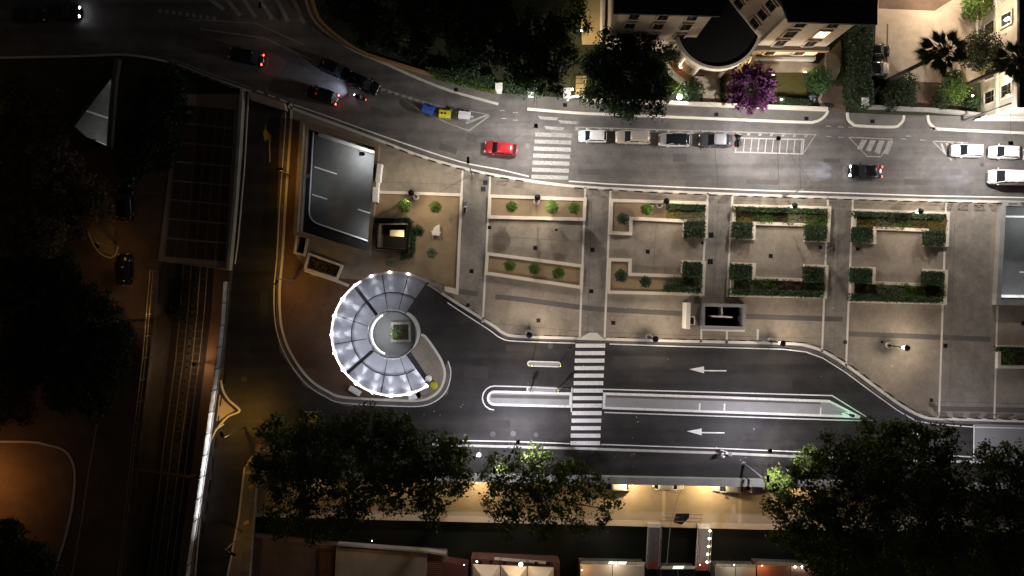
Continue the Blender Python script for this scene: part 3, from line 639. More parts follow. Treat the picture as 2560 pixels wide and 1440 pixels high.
MB().sheet([(-1,-1),(1,-1),(1,1),(-1,1)], .4).build('soil', M_EARTH, ptb)

# ---- open pits: parapets
def frame(name, label, px, w, z0, z1, m, cat='parapet', inner=None):
    c = P(sum(p[0] for p in px)/len(px), sum(p[1] for p in px)/len(px)); t = thing(name, label, cat, c)
    pts = loc(t, PL(px)); n = len(pts)
    ar = sum(pts[i][0]*pts[(i+1) % n][1]-pts[(i+1) % n][0]*pts[i][1] for i in range(n))
    if ar < 0: pts = pts[::-1]
    inn = offset_line(pts, w, True)
    for i in range(n):
        j = (i+1) % n
        MB().prism([pts[i], pts[j], inn[j], inn[i]], z0, z1).build('parapet_side', m, t)
    return t
frame('pit_parapet', 'tan parapet round the rectangular opening over the lit underpass, left side', [(756,300),(951,366),(930,641),(738,588)], .5, ZP, 1.0, mat('tan_concrete', (.20,.15,.10), .85,.2,.8,9,stain=.2))
fr = frame('pit_parapet', 'grey parapet round the underpass opening at the right edge', [(2492,505),(2790,512),(2790,765),(2478,762)], .62, ZP, .95, M_CONC)
t = thing('stair_rail_wall', 'white stepped wall beside the left underpass opening', 'wall', P(945,460))
MB().prism(loc(t, PL([(948,413),(959,414),(957,428),(954,458),(943,457)])), ZP, 1.3).build('upper_wall', M_PAINT, t)
MB().prism(loc(t, PL([(936,470),(950,471),(948,508),(935,507)])), ZP, 1.1).build('lower_wall', M_PAINT, t)
MB().prism(loc(t, PL([(943,457),(951,458),(949,471),(941,470)])), ZP, .9).build('coping', M_PAINT, t)
# underpass lamps
def under_lamp(p, label, w, col=(.92,.96,1)):
    t = thing('underpass_lamp', label, 'lamp', (p[0],p[1],p[2]))
    MB().box((0,0,.08),(.75,.5,.16)).build('housing', M_STEEL, t); MB().box((0,0,-.02),(.6,.38,.04)).build('diffuser', M_GLOWC, t)
    MB().tube([(0,0,.1),(0,0,-.9-p[2])], .04, 6).build('hanger', M_STEEL, t)
    lamp_light(t, (0,0,-.2), w, col, .2, 'SPOT', 165, .5); return t
under_lamp(P(905,385,-3.4), 'underpass lamp under the north rim of the left opening', 620)
under_lamp(P(935,585,-3.6), 'underpass lamp under the east rim of the left opening', 250)
under_lamp(P(770,440,-1.6), 'underpass lamp under the west rim of the left opening', 60)
under_lamp(P(2620,540,-2.0), 'underpass lamp in the opening at the right edge', 460)
under_lamp(P(2580,770,-2.0), 'second underpass lamp in the opening at the right edge', 420)
under_lamp(P(232,352,-2.0), 'underpass lamp under the triangular opening at upper left', 85)
under_lamp(P(262,180,-2.0), 'dim underpass lamp at the tip of the triangular opening', 30)

# ---- stairwells
def stairwell(label, px, zf, wallm, h=1.0, w=.25):
    t = frame('stairwell', label, px, w, ZP, h, wallm, 'stairwell')
    pts = loc(t, PL(px)); inn = offset_line(pts, -w if False else 0, True)
    n = len(pts)
    for i in range(n):
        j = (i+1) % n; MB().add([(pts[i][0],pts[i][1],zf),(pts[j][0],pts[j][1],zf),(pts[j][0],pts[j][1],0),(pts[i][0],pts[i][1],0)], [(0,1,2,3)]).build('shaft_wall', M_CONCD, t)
    MB().sheet(pts, zf).build('landing', M_PIT, t)
    return t
s1 = stairwell('black square stairwell in the garden beside the left underpass opening', [(946,556),(1026,556),(1021,628),(943,623)], -4.0, M_BLACK, 1.1, .18)
q = loc(s1, PL([(975,575),(1010,575),(1010,592),(975,590)], -2)); MB().prism(q, -2.2, -2.0).build('lit_landing', mat('landing_tile', (.6,.55,.45)), s1)
lamp_light(s1, (q[2][0], q[2][1]-.2, -.9), 95, WARM, .06)
s2 = stairwell('dark glass stairwell with a T-shaped inner wall in the plaza', [(1750,758),(1860,760),(1858,824),(1749,821)], -4.2, M_CONC, 1.0, .42)
MB().prism(loc(s2, PL([(1775,788),(1828,791),(1828,794.5),(1775,792)])), -1.0, .6).build('inner_wall', M_WHITE, s2)
MB().prism(loc(s2, PL([(1800,768),(1803.5,768),(1803,789),(1800,789)])), -1.0, .6).build('inner_wall', M_WHITE, s2)
MB().prism(loc(s2, PL([(1750,822),(1860,825),(1859,829),(1750,826)])), ZP, .4).build('sill', M_WHITE, s2)
s3 = stairwell('narrow sunken stair with orange-lit rim south of the left opening', [(746,583),(776,592),(766,642),(737,634)], -3, M_KERB, .7, .28)
s4 = stairwell('sunken planting trench with orange-lit rim north-west of the canopy', [(774,632),(860,663),(846,700),(762,674)], -1.2, M_KERB, .6, .26)
t = thing('low_wall', 'low orange-lit wall running from the sunken trench to the canopy', 'wall', P(830,690))
ribbon(MB(), loc(t, PL([(765,676),(842,702),(873,714)])), .35, ZP, .6).build('coping', M_KERB, t)
t = thing('totem_sign', 'white T-plan totem wall beside the dark glass stairwell', 'sign', P(1712,790))
MB().prism(loc(t, PL([(1706,756),(1716.5,756),(1715,821),(1704.5,820)])), ZP, 2.2).build('slab', M_WHITE, t)
q = PL([(1716,790),(1728,791),(1727,812),(1716,811)])
MB().prism(loc(t, PL([(1716.6,789),(1728,790),(1728,792.5),(1716.6,792)])), ZP, 2.0).build('side_fin', M_WHITE, t)
MB().prism(loc(t, PL([(1716.4,808),(1728,809),(1728,811.5),(1716.4,811)])), ZP, 2.0).build('side_fin', M_WHITE, t)
MB().prism(loc(t, PL([(1725.6,792.6),(1728,792.7),(1728,809),(1725.6,808.8)])), ZP, 2.0).build('side_fin', M_WHITE, t)
t = thing('fan_bench', 'quarter-round white stone bench in the tan garden', 'bench', P(1094,580))
MB().prism(loc(t, PL(smooth_line([(1100,562),(1088,568),(1082,580),(1081,588)],4)+[(1100,590)])), .45, .62).build('seat', M_WHITE, t)
MB().prism(loc(t, PL([(1090,572),(1096,572),(1096,584),(1090,584)])), .3, .45).build('base', M_CONC, t)
MB().prism(loc(t, PL([(1078,578),(1103,580),(1103,583),(1078,581)])), .3, .44).build('cross_slab', M_WHITE, t)

# ---- planters with stone borders
GB = mat('border_stone', (.60,.53,.43), .75, .1, 1.2, 9)
def planter(px, label, soil=M_SOIL, w=.42, h=.52):
    c = P(sum(p[0] for p in px)/len(px), sum(p[1] for p in px)/len(px)); t = thing('stone_planter', label, 'planter', c)
    pts = loc(t, PL(px)); n = len(pts)
    ar = sum(pts[i][0]*pts[(i+1) % n][1]-pts[(i+1) % n][0]*pts[i][1] for i in range(n))
    if ar < 0: pts = pts[::-1]
    inn = offset_line(pts, w, True)
    for i in range(n):
        j = (i+1) % n; MB().prism([pts[i], pts[j], inn[j], inn[i]], ZP, h).build('border_stone', GB, t)
    MB().sheet(inn, .34).build('soil', soil, t); return t
planter([(1221,487),(1466,496),(1463,553),(1219,547)], 'long tan planter with three small trees beside the worn crossing')
planter([(1215,630),(1459,662),(1456,723),(1211,686)], 'slanting tan planter with three small trees left of the hedged ones')
planter([(1524,498),(1769,505),(1766,596),(1705,593),(1706,557),(1580,551),(1579,589),(1521,586)], 'half tan half hedged C-shaped planter, upper of its pair')
planter([(1519,645),(1578,647),(1577,682),(1701,687),(1703,651),(1763,653),(1758,740),(1516,734)], 'half tan half hedged C-shaped planter, lower of its pair')
planter([(1830,511),(2074,517),(2070,606),(2008,604),(2010,567),(1886,563),(1885,600),(1826,597)], 'fully planted C-shaped planter in the middle, upper of its pair', M_EARTH)
planter([(1827,656),(1887,658),(1885,692),(2005,696),(2007,660),(2067,663),(2063,746),(1822,742)], 'fully planted C-shaped planter in the middle, lower of its pair', M_EARTH)
planter([(2130,523),(2369,531),(2366,617),(2306,616),(2308,580),(2186,575),(2186,611),(2127,607)], 'fully planted C-shaped planter nearest the right edge, upper of its pair', M_EARTH)
planter([(2126,667),(2185,668),(2183,703),(2302,708),(2305,672),(2365,675),(2361,762),(2122,756)], 'fully planted C-shaped planter nearest the right edge, lower of its pair', M_EARTH)
planter([(2489,864),(2780,868),(2780,922),(2487,920)], 'planted stone bed cut by the right edge of the view', M_EARTH)
# tan garden of the west plaza
t = thing('garden_bed', 'tan gravel garden with shrubs around the square stairwell', 'garden bed', P(1050,600))
gp = loc(t, PL([(948,479),(1153,487),(1143,728),(1060,690),(1010,682),(935,680),(928,642)])); hole = loc(t, PL([(943,552),(1030,552),(1025,632),(939,628)]))
holed('gravel', gp, [hole], ZP, .16, M_SOIL, t)
ribbon(MB(), loc(t, PL([(948,481),(1152,488)])), .38, ZP, .4).build('border_stone', GB, t)
ribbon(MB(), loc(t, PL([(1154,487),(1143,728)])), .34, ZP, .36).build('border_stone', GB, t)
MB().prism(loc(t, PL([(1112,716),(1146,722),(1145,737),(1112,728)])), ZP, .4).build('corner_stone', GB, t)

# ---- parapet between bus-lane footway and promenade
t = thing('parapet_wall', 'long grey concrete parapet between bus lane and lower promenade', 'wall', P(1700,1196))
k = 1500
ribbon(MB(), loc(t, PL([(640,1181),(1500,1196),(1862,1203)])), .95, .1, 1.0).build('wall', M_CONC, t)
ribbon(MB(), loc(t, PL([(1868,1203.2),(2100,1208),(2800,1221)])), .95, .1, 1.0).build('wall', M_CONC, t)

# ---- villa
vl = thing('villa', 'large cream villa with dark roofs and a round portico', 'villa', (25.9, 31.0, 0), -.016)
def foot(pts, z0, z1, name, m, par=vl): return MB().prism([(a-25.9, b-31.0) for a, b in pts], z0, z1).build(name, m, par)
VH = 14.0
foot([(12.4,31.6),(23.2,31.5),(23.2,50),(12.4,50)], .09, VH, 'left_wing_wall', M_CREAM)
foot([(31.2,30.9),(39.9,30.9),(39.9,50),(31.2,50)], .09, VH, 'right_wing_wall', M_CREAM)
foot([(23.21,35.0),(25,36.6),(28.0,36.6),(31.19,33.4),(31.19,49.5),(23.21,49.5)], .09, VH-.02, 'centre_wall', M_CREAM)
foot([(31.19,31.4),(31.19,33.3),(28.0,36.5),(27.0,36.5)], .09, VH-.04, 'canted_wall', M_CREAM)
rf = foot([(11.5,30.9),(23.6,30.75),(24.9,33.4),(24.9,51),(11.5,51)], VH, VH+.35, 'roof', M_ROOF)
foot([(12.6,33.0),(24.0,32.9),(24.0,51),(12.6,51)], VH+.36, VH+.9, 'roof_ridge', M_ROOF, rf)
for k in range(6): foot([(13.5+k*1.6,33.4),(14.8+k*1.6,33.4),(14.8+k*1.6,37),(13.5+k*1.6,37)], VH+.9, VH+1.0, 'solar_panel', M_GLASSD, rf)
rf2 = foot([(30.2,33.2),(31.4,30.2),(41.4,30.1),(41.4,51),(30.2,51)], VH+.03, VH+.38, 'roof', M_ROOF)
foot([(32.6,32.4),(40.4,32.3),(40.4,51),(32.6,51)], VH+.39, VH+.95, 'roof_ridge', M_ROOF, rf2)
foot([(30.6,36.5),(32.6,36.9),(33.2,35.6),(31.4,35.2)], VH+.96, VH+1.9, 'chimney', M_CREAM, rf2)
foot([(24.9,37.2),(30.2,37.2),(30.2,51),(24.9,51)], VH+.01, VH+.34, 'roof', M_ROOF)
# string courses
foot([(31.0,30.35),(40.35,30.35),(40.35,30.9),(31.0,30.9)], 4.0, 4.7, 'cornice', mat('cornice_stone', (.15,.10,.06), .85, .1))
foot([(31.1,30.72),(40.05,30.72),(40.05,30.9),(31.1,30.9)], 1.05, 1.2, 'string_course', mat('cornice_stone', (.15,.10,.06)))
foot([(31.0,30.45),(40.2,30.45),(40.2,30.9),(31.0,30.9)], .09, 1.0, 'plinth', M_CREAM2)
M_LITW = mat('lit_window', (1,.85,.5), emit=(1,.82,.45), estr=4.5, var=0)
def window(par, o, ux, z, w, h, lit=False, ny=(0,-1), fm=None):
    """window on a wall: o = wall point, ux = along-wall unit, ny = outward"""
    rz = math.atan2(ux[1], ux[0]); c = (o[0]+ny[0]*.0, o[1]+ny[1]*.0)
    p = MB().box((c[0]+ny[0]*.03, c[1]+ny[1]*.03, z), (w, .10, h), rz).build('window', M_LITW if lit else M_GLASSD, par)
    fr_ = MB()
    for d, s, hh, zz in ((-w/2-.08,.16,h+.3,z),(w/2+.08,.16,h+.3,z)): fr_.box((c[0]+ux[0]*d+ny[0]*.07, c[1]+ux[1]*d+ny[1]*.07, zz),(s,.24,hh),rz)
    for zz in (z-h/2-.08, z+h/2+.08): fr_.box((c[0]+ny[0]*.09, c[1]+ny[1]*.09, zz),(w+.0,.28,.16),rz)
    MB().box((c[0]+ny[0]*.1,c[1]+ny[1]*.1,z),(.07,.05,h),rz).build('mullion', M_BARK, p); MB().box((c[0]+ny[0]*.1,c[1]+ny[1]*.1,z+h*.15),(w,.04,.07),rz).build('transom', M_BARK, p)
    fr_.build('frame', fm or M_CREAM, p); return p
yr = 30.9-31.0; yl = 31.55-31.0
for x in (33.6, 37.4):
    window(vl, (x-25.9, yr), (1,0), 2.6, 1.3, 1.7); window(vl, (x-25.9, yr), (1,0), 6.0, 1.35, 2.1)
    window(vl, (x-25.9, yr), (1,0), 9.2, 1.35, 2.0, lit=(x > 36)); window(vl, (x-25.9, yr), (1,0), 12.4, 1.35, 1.7)
for x in (14.2, 17.6, 21.0):
    for z in (2.6, 6.0, 9.3, 12.3): window(vl, (x-25.9, yl), (1,0), z, 1.2, 1.8)
d = (.635,-.773); nn = (-.773,-.635)
for k, f in enumerate((.25,.72)):
    for z in (7.2, 10.0, 12.7): 
        px_ = 27+f*4.19; py_ = 36.5-f*5.1
        window(vl, (px_-25.9, py_-31.0), d, z, 1.25, 1.7, ny=nn)
for z in (7.2,10.4): window(vl, (26.5-25.9, 36.6-31.0), (1,0), z, 1.1, 1.9)
# round portico
pc = (25.9-25.9, 33.0-31.0); 
def half(r, a0=180, a1=360, n=24): return [(pc[0]+r*math.cos(math.radians(a0+(a1-a0)*k/n)), pc[1]+r*math.sin(math.radians(a0+(a1-a0)*k/n))) for k in range(n+1)]
body = MB().prism(half(5.2)+[(5.1,2.0),(2.1,5.4),(-.9,5.4),(-2.6,4.0),(-5.2,2.0)], 5.2, 5.5); port = body.build('portico_terrace', M_TERR, vl)
m = MB(); ribbon(m, half(5.32), .34, 4.7, 5.62); m.build('portico_cornice', M_CREAM2, vl)
m = MB(); ribbon(m, half(3.9), .3, .09, 4.7); m.build('portico_wall', M_CREAM, vl)
for a in (196,222,248,292,318,344):
    a = math.radians(a); MB().lathe([(.34,.09),(.3,.3),(.26,4.5),(.36,4.7)], (pc[0]+4.95*math.cos(a), pc[1]+4.95*math.sin(a), 0), 12).build('column', M_CREAM2, vl)
for a0, a1 in ((183,248),(296,357)):
    m = MB(); ribbon(m, half(6.5,a0,a1,12), .42, .09, 1.25); m.build('podium_wall', M_CREAM2, vl)
MB().prism(half(6.3,183,250,12)+half(5.2,250,183,12), .1, .5).build('podium_floor', mat('terracotta_floor', (.33,.17,.10), .85,.15), vl)
for k in range(5): MB().prism([(-1.7,-3.0-k*.42),(1.3,-3.0-k*.42),(1.3,-3.42-k*.42),(-1.7,-3.42-k*.42)], .09, .95-k*.17).build('step', M_FORE, vl)
# ---- curved garden annex beside the villa
t = thing('garden_annex', 'pale rounded terrace wall at the right corner of the villa', 'terrace', P(2080,160))
MB().prism(loc(t, PL(smooth_line([(2062,132),(2085,140),(2097,160),(2095,182),(2085,200)],4)+[(2066,196),(2060,160)])), .09, .5).build('terrace', M_CREAM2, t)

# ---- right-hand house
rh = thing('right_house', 'grey stucco house with stone window surrounds at the top right corner', 'house', (62.6, 33, 0))
def hb(x0,x1,y0,y1,z0,z1,name,m): return MB().box(((x0+x1)/2-62.6,(y0+y1)/2-33,(z0+z1)/2),(x1-x0,y1-y0,z1-z0)).build(name,m,rh)
hb(62.6,80,22.6,52,.09,7.4,'wall',M_STONEW); hb(62.2,80,22.2,52,7.41,7.8,'roof',M_ROOF)
hb(62.35,62.6,22.5,52,3.3,3.6,'string_course',M_CREAM2); hb(62.3,62.6,22.5,52,6.7,7.3,'cornice',M_CREAM2)
for y in (25.0, 28.2, 34.0, 37.5, 41.5):
    for z in (2.0, 5.1): window(rh, (62.6-62.6, y-33), (0,1), z, 1.5, 1.9, ny=(-1,0), fm=M_STONEW)
for k, (x,y) in enumerate(((2530,48),(2528,198))):
    q = P(x,y,5.6); q = (62.45, q[1])
    t = thing('wall_lamp', ('upper' if k == 0 else 'lower')+' lit wall lamp on the grey stucco house', 'lamp', (62.2, q[1], 5.6))
    MB().lathe([(.08,-.3),(.2,-.2),(.2,.3),(.08,.4)], n=8).build('globe', M_GLOWS, t); MB().box((.2,0,.1),(.4,.06,.06)).build('bracket', M_BLACK, t)
    lamp_light(t, (-.45,0,-.35), 130, WARM, .12)
t = thing('entrance_steps', 'pale stone steps of the grey stucco house', 'steps', P(2440,75))
for k in range(6): MB().box((k*.55, 0, .09+.08*(k+1)), (.42, 3.4, .16*(k+1))).build('step', M_CREAM2, t)
t = thing('white_annex', 'low white wall lit by the street lamp at the right edge', 'wall', P(2500,285))
MB().prism(loc(t, PL([(2436,300),(2470,284),(2540,272),(2700,268),(2700,300)])), .09, 1.3).build('top', M_PAINT, t)
MB().prism(loc(t, PL([(2430,303),(2700,306),(2700,301),(2434,299)])), .09, .6).build('plinth', M_PAINT, t)

# ---- garden walls, gate piers
def gwall(label, px, w, h, m, cat='wall', name='garden_wall'):
    t = thing(name, label, cat, P(*px[len(px)//2])); ribbon(MB(), loc(t, PL(px)), w, .09, h).build('wall', m, t)
    ribbon(MB(), loc(t, PL(px)), w+.1, h, h+.08).build('coping', m, t); return t
gwall('terracotta-capped garden wall along the curved dark sidewalk', smooth_line([(776,-40),(788,20),(815,68),(900,131),(1000,166),(1100,196),(1243,233)],4), .28, .9, mat('ochre_wall', (.30,.18,.08), .85,.2))
gwall('cream garden wall of the villa beside the big tree', [(1480,254),(1700,262),(1960,272),(2062,276)], .35, .9, M_CREAM2)
gwall('dark garden wall below the palms', [(2150,270),(2262,276),(2315,278),(2440,290)], .3, 1.0, M_CONC)
for k, (x,y,l) in enumerate(((1248,228,'left white gate pier of the dark garden'),(1327,238,'right white gate pier of the dark garden'),(1415,240,'brightly lit white gate pier by the yellow path'),(2142,264,'white gate pier at the end of the tall hedge'))):
    t = thing('gate_pier', l, 'gate pier', P(x,y)); MB().box((0,0,1.1),(.75,.75,2.1)).build('shaft', M_PAINT, t); MB().box((0,0,2.2),(.95,.95,.16)).build('cap', M_PAINT, t)
t = thing('iron_gate', 'dark iron gate between the two white piers', 'gate', P(1288,234))
for k in range(12): MB().box((-1.7+k*.31, -.1*0, .95),(.04,.04,1.7)).build('bar', M_BLACK, t)
MB().box((0,0,1.75),(3.6,.06,.06)).build('rail', M_BLACK, t); MB().box((0,0,.3),(3.6,.06,.06)).build('rail', M_BLACK, t)
t = thing('side_wall', 'tall cream wall beside the yellow-lit path', 'wall', P(1507,60))
MB().prism(loc(t, PL([(1501,-60),(1509,-60),(1505,105),(1499,105)])), .09, 2.6).build('wall', M_CREAM2, t)
MB().prism(loc(t, PL([(1518,-60),(1534,-60),(1526,100),(1520,100)])), .09, .5).build('inner_wall', M_CREAM, t)
t = thing('round_white_bench', 'white arched bench by the lit gate pier', 'bench', P(1440,250)); ribbon(MB(), loc(t, PL(smooth_line([(1418,253),(1424,246),(1440,243),(1456,245),(1468,253)],4))), .28, .12, .55).build('seat', M_PAINT, t)

# ---- south bank: terrace, restaurants, foot bridges
ZB = -3.9
tc = thing('bank_terrace', 'dim brown terrace with red louvre strips on the south bank', 'terrace', P(930,1410,ZB))
def lz(t, px, z): return loc(t, PL(px, z))
MB().prism(lz(tc, [(620,1345),(790,1366),(1115,1388),(1118,1560),(600,1560)], ZB), -2.6, -.6).build('base', M_BROWN, tc)
MB().prism(lz(tc, [(840,1370),(1068,1382),(1062,1560),(832,1560)], ZB), -.6, 0.0).build('canvas_top', mat('brown_canvas', (.33,.25,.16), .9, .15, .5, 5, stain=.25), tc)
for xo in (797, 1066):
    for k in range(16):
        MB().prism(lz(tc, [(xo,1371+k*5.2+(xo-797)*.04),(xo+39,1373+k*5.2+(xo-797)*.04),(xo+39,1376+k*5.2+(xo-797)*.04),(xo,1374+k*5.2+(xo-797)*.04)], ZB), -.55, -.3).build('louvre', M_BRICK, tc)
ribbon(MB(), lz(tc, [(845,1359),(1060,1376),(1115,1384)], ZB), .25, -.6, .5).build('rail', M_CONC, tc)
MB().prism(lz(tc, [(1106,1406),(1170,1416),(1168,1560),(1104,1560)], ZB), -2.6, -.4).build('side_roof', mat('maroon_roof', (.09,.03,.025)), tc)
# cream pyramid tents
for k, (x0,x1,lit) in enumerate(((1182,1250,1),(1252,1318,2),(1320,1384,1))):
    y0 = 1410+(x0-1182)*.04; z = -1.2
    pts = PL([(x0,y0),(x1,y0+3),(x1,y0+72),(x0,y0+70)], z); cx = sum(p[0] for p in pts)/4; cy = sum(p[1] for p in pts)/4
    t = thing('tent_roof', ('left','middle','right')[k]+' of three cream pyramid tents on the south bank', 'tent', (cx,cy,ZB))
    vs = [(p[0]-cx,p[1]-cy,z-ZB) for p in pts]+[(0,0,z-ZB+1.3)]
    MB().add(vs, [(1,0,4),(2,1,4),(3,2,4),(0,3,4)]).build('canvas', M_CANVAS, t)
    for p in vs[:4]: MB().tube([(p[0]*.97,p[1]*.97,0),(p[0]*.97,p[1]*.97,p[2])], .05, 6).build('pole', M_BLACK, t)
t = thing('tent_terrace', 'red-brown deck edge with pale gutter in front of the tents', 'deck', P(1290,1400,-3.9))
MB().prism(lz(t, [(1178,1396),(1395,1406),(1400,1412),(1398,1560),(1178,1560)], -3.9), -2.6, 0).build('deck', mat('red_deck', (.12,.06,.04), .85,.25,2,8), t)
ribbon(MB(), lz(t, [(1236,1396),(1365,1406)], -3.9), .35, 0, .12).build('gutter', M_CREAM2, t)
for x in (1200,1228,1262,1300,1340,1370): MB().box(lp(t,P(x,1403+(x-1200)*.03,-3.9))[:2]+(.2,), (.5,.4,.4)).build('flower_box', M_TERR, t)
for k,(x,y,w) in enumerate(((1302,1411,95),(1192,1404,20))):
    q = P(x,y,.2); t2 = thing('tent_lamp', ('bright hanging lamp in front of the middle tent','small lamp at the left tent corner')[k], 'lamp', q)
    MB().ball((0,0,0), .26 if k == 0 else .1, 10).build('globe', M_GLOW, t2); MB().tube([(0,0,-4.1),(0,0,-.2)], .03, 6).build('post', M_BLACK, t2)
    lamp_light(t2, (0,.05,.5), w, WARM2, .15)
# long pale canopies with glass fronts
def pavilion(label, x0, x1, y0, slope, roofm, panes, lit):
    z = -1.3; t = thing('bank_pavilion', label, 'pavilion', P((x0+x1)/2, y0+40, ZB))
    cor = lambda x, dy, zz: P2(x, y0+(x-x0)*slope+dy, zz)
    n = 2; w = (x1-x0)/n
    for k in range(n):
        a, b = x0+k*w+1, x0+(k+1)*w-1
        MB().prism(loc(t, [cor(a,0,z),cor(b,0,z),cor(b,90,z),cor(a,90,z)]), z-ZB-.12, z-ZB).build('roof_sheet', roofm, t)
    w = (x1-x0)/panes
    for k in range(panes):
        a, b = x0+k*w+1, x0+(k+1)*w-1; mm = MATS.get('pane_lit') or mat('pane_lit', (.8,.8,.75), .3, 0, emit=(1,.97,.9), estr=.45)
        p0 = cor(a,-1,z); p1 = cor(b,-1,z); q0 = cor(a+2,-10,z-1.1); q1 = cor(b+2,-10,z-1.1)
        vs = [(*p0,z-ZB-.15),(*p1,z-ZB-.15),(*q1,z-ZB-.9),(*q0,z-ZB-.9)]; vs = [(v[0]-t.location.x,v[1]-t.location.y,v[2]) for v in vs]
        MB().add(vs+[(v[0],v[1],v[2]-.06) for v in vs], [(0,1,2,3)[::-1],(4,5,6,7),(0,1,5,4),(2,3,7,6),(1,2,6,5),(3,0,4,7)]).build('pane', mm if k in lit else mat('pane_dim', (.22,.23,.20), .2, .15, spec=.5), t)
    base = loc(t, [cor(x0,0,ZB),cor(x1,0,ZB),cor(x1,90,ZB),cor(x0,90,ZB)]); MB().prism(base, -2.6, -.0).build('floor', M_CONCD, t)
    for k in range(4): 
        q = loc(t,[cor(x0+8+(x1-x0-16)*k/3, 3, z-.5)])[0]; MB().tube([(*q,0),(*q,z-ZB-.14)], .05, 6).build('post', M_BLACK, t)
    return t
pavilion('pale pavilion roof with bright glass front left of the first footbridge', 1450, 1612, 1411, .02, M_CANVAS, 7, (3,4))
pavilion('small dark pavilion between the two footbridges', 1652, 1738, 1424, .0, M_GLASSD, 3, (1,))
pavilion('grey pavilion roof right of the lit footbridge', 1788, 1890, 1418, .015, mat('grey_canvas', (.36,.34,.29)), 5, ())
pavilion('orange-lit pavilion half hidden under the large right tree', 1892, 2060, 1412, .04, mat('orange_canvas', (.35,.2,.12)), 7, ())
for k, (x,y,l) in enumerate(((1443,1432,'orange'),(1900,1408,'red'))):
    pass
def footbridge(label, xt, xb, y0, y1, w, lights=None):
    z = -4.2; t = thing('footbridge', label, 'footbridge', P((xt+xb)/2,(y0+y1)/2,z))
    pt, pb = P2(xt,y0,z), P2(xb,y1,z); pts = loc(t,[pt,pb]); wm = w/PPM*1.045
    ribbon(MB(), pts, wm, -.25, 0).build('deck', mat('bridge_deck_grey', (.075,.07,.075), .7,.2,1,8), t)
    for s in (-1,1):
        ln = offset_line(pts, s*(wm/2+.05)); ribbon(MB(), ln, .12, -.3, .05).build('edge_beam', M_CONC, t)
        MB().tube([(ln[0][0],ln[0][1],1.0),(ln[1][0],ln[1][1],1.0)], .05, 6).build('handrail', M_STEEL, t)
        for k in range(6):
            f = k/5; q = (ln[0][0]*(1-f)+ln[1][0]*f, ln[0][1]*(1-f)+ln[1][1]*f); MB().tube([(*q,0),(*q,1.0)], .03, 6).build('baluster', M_STEEL, t)
    MB().prism(loc(t, PL([(xt-w/2-2,y0-10),(xt+w/2+2,y0-9),(xt+w/2+2,y0+1),(xt-w/2-2,y0)], z)), -.3, .05).build('landing', M_KERB, t)
    MB().prism(loc(t, PL([(xb-w/2,y1-16),(xb+w/2,y1-15),(xb+w/2,y1+5),(xb-w/2,y1+4)], z)), .004, .03).build('door_mat', mat('red_mat', (.20,.045,.03)), t)
    return t
footbridge('dark footbridge without lights over the canal', 1636, 1631, 1318, 1418, 28)
fb = footbridge('footbridge over the canal with a row of small white lamps', 1760, 1754, 1321, 1422, 28)
for k in range(5):
    x, y = 1775-k*1.9, 1327+k*19.6; q = P(x,y,-3.2)
    t = thing('bridge_lamp', ('first','second','third','fourth','fifth')[k]+' small white lamp on the footbridge, counted from the promenade', 'lamp', q, group='footbridge lamps')
    MB().ball((0,0,0), .14, 8).build('globe', M_GLOW, t); MB().tube([(0,0,-1.0),(0,0,-.1)], .025, 6).build('post', M_BLACK, t)
    lamp_light(t, (-.22,0,.1), 7, (1,.85,.75), .08)
# ================================================================== VEGETATION
def quads_mesh(name, pos, nrm, size, m, parent=None, aspect=1.0, spin=None):
    n = len(pos); nrm = nrm/np.maximum(np.linalg.norm(nrm, axis=1, keepdims=True), 1e-6)
    ref = np.tile(np.array([[0.,0.,1.]]), (n,1)); ref[np.abs(nrm[:,2]) > .9] = (1.,0.,0.)
    u = np.cross(nrm, ref); u /= np.linalg.norm(u, axis=1, keepdims=True); w = np.cross(nrm, u)
    th = RNG.uniform(0, 2*np.pi, n)[:,None]
    u2 = u*np.cos(th)+w*np.sin(th); w2 = -u*np.sin(th)+w*np.cos(th)
    s = (np.asarray(size)*RNG.uniform(.6,1.25,n))[:,None]/2
    v = np.empty((n,4,3)); v[:,0] = pos-u2*s*aspect; v[:,1] = pos-w2*s*.7; v[:,2] = pos+u2*s*aspect; v[:,3] = pos+w2*s*.7
    me = bpy.data.meshes.new(name); me.vertices.add(4*n); me.vertices.foreach_set('co', v.reshape(-1).astype(np.float32))
    me.loops.add(4*n); me.loops.foreach_set('vertex_index', np.arange(4*n, dtype=np.int32))
    me.polygons.add(n); me.polygons.foreach_set('loop_start', np.arange(0,4*n,4,dtype=np.int32))
    me.update(calc_edges=True); me.materials.append(m)
    o = bpy.data.objects.new(name, me); return link(o, parent)
def blob_leaves(blobs, cover, leaf, squash=.62, inner=.45):
    P_, N_ = [], []
    for (x,y,z,r) in blobs:
        n = max(12, int(cover*4*math.pi*r*r*.8/(leaf*leaf)))
        d = RNG.normal(size=(n,3)); d /= np.linalg.norm(d, axis=1, keepdims=True)
        rad = r*(inner+(1.06-inner)*RNG.uniform(0,1,n)**.45)
        lump = 1+.16*np.sin(d[:,0]*5+x)*np.sin(d[:,1]*6+y)+.10*np.sin(d[:,0]*13+y*2)*np.cos(d[:,1]*11+x)
        p = d*(rad*lump)[:,None]; p[:,2] *= squash
        P_.append(p+np.array([x,y,z])); N_.append(d+RNG.normal(size=(n,3))*.7+np.array([0,0,.4]))
    return np.concatenate(P_), np.concatenate(N_)
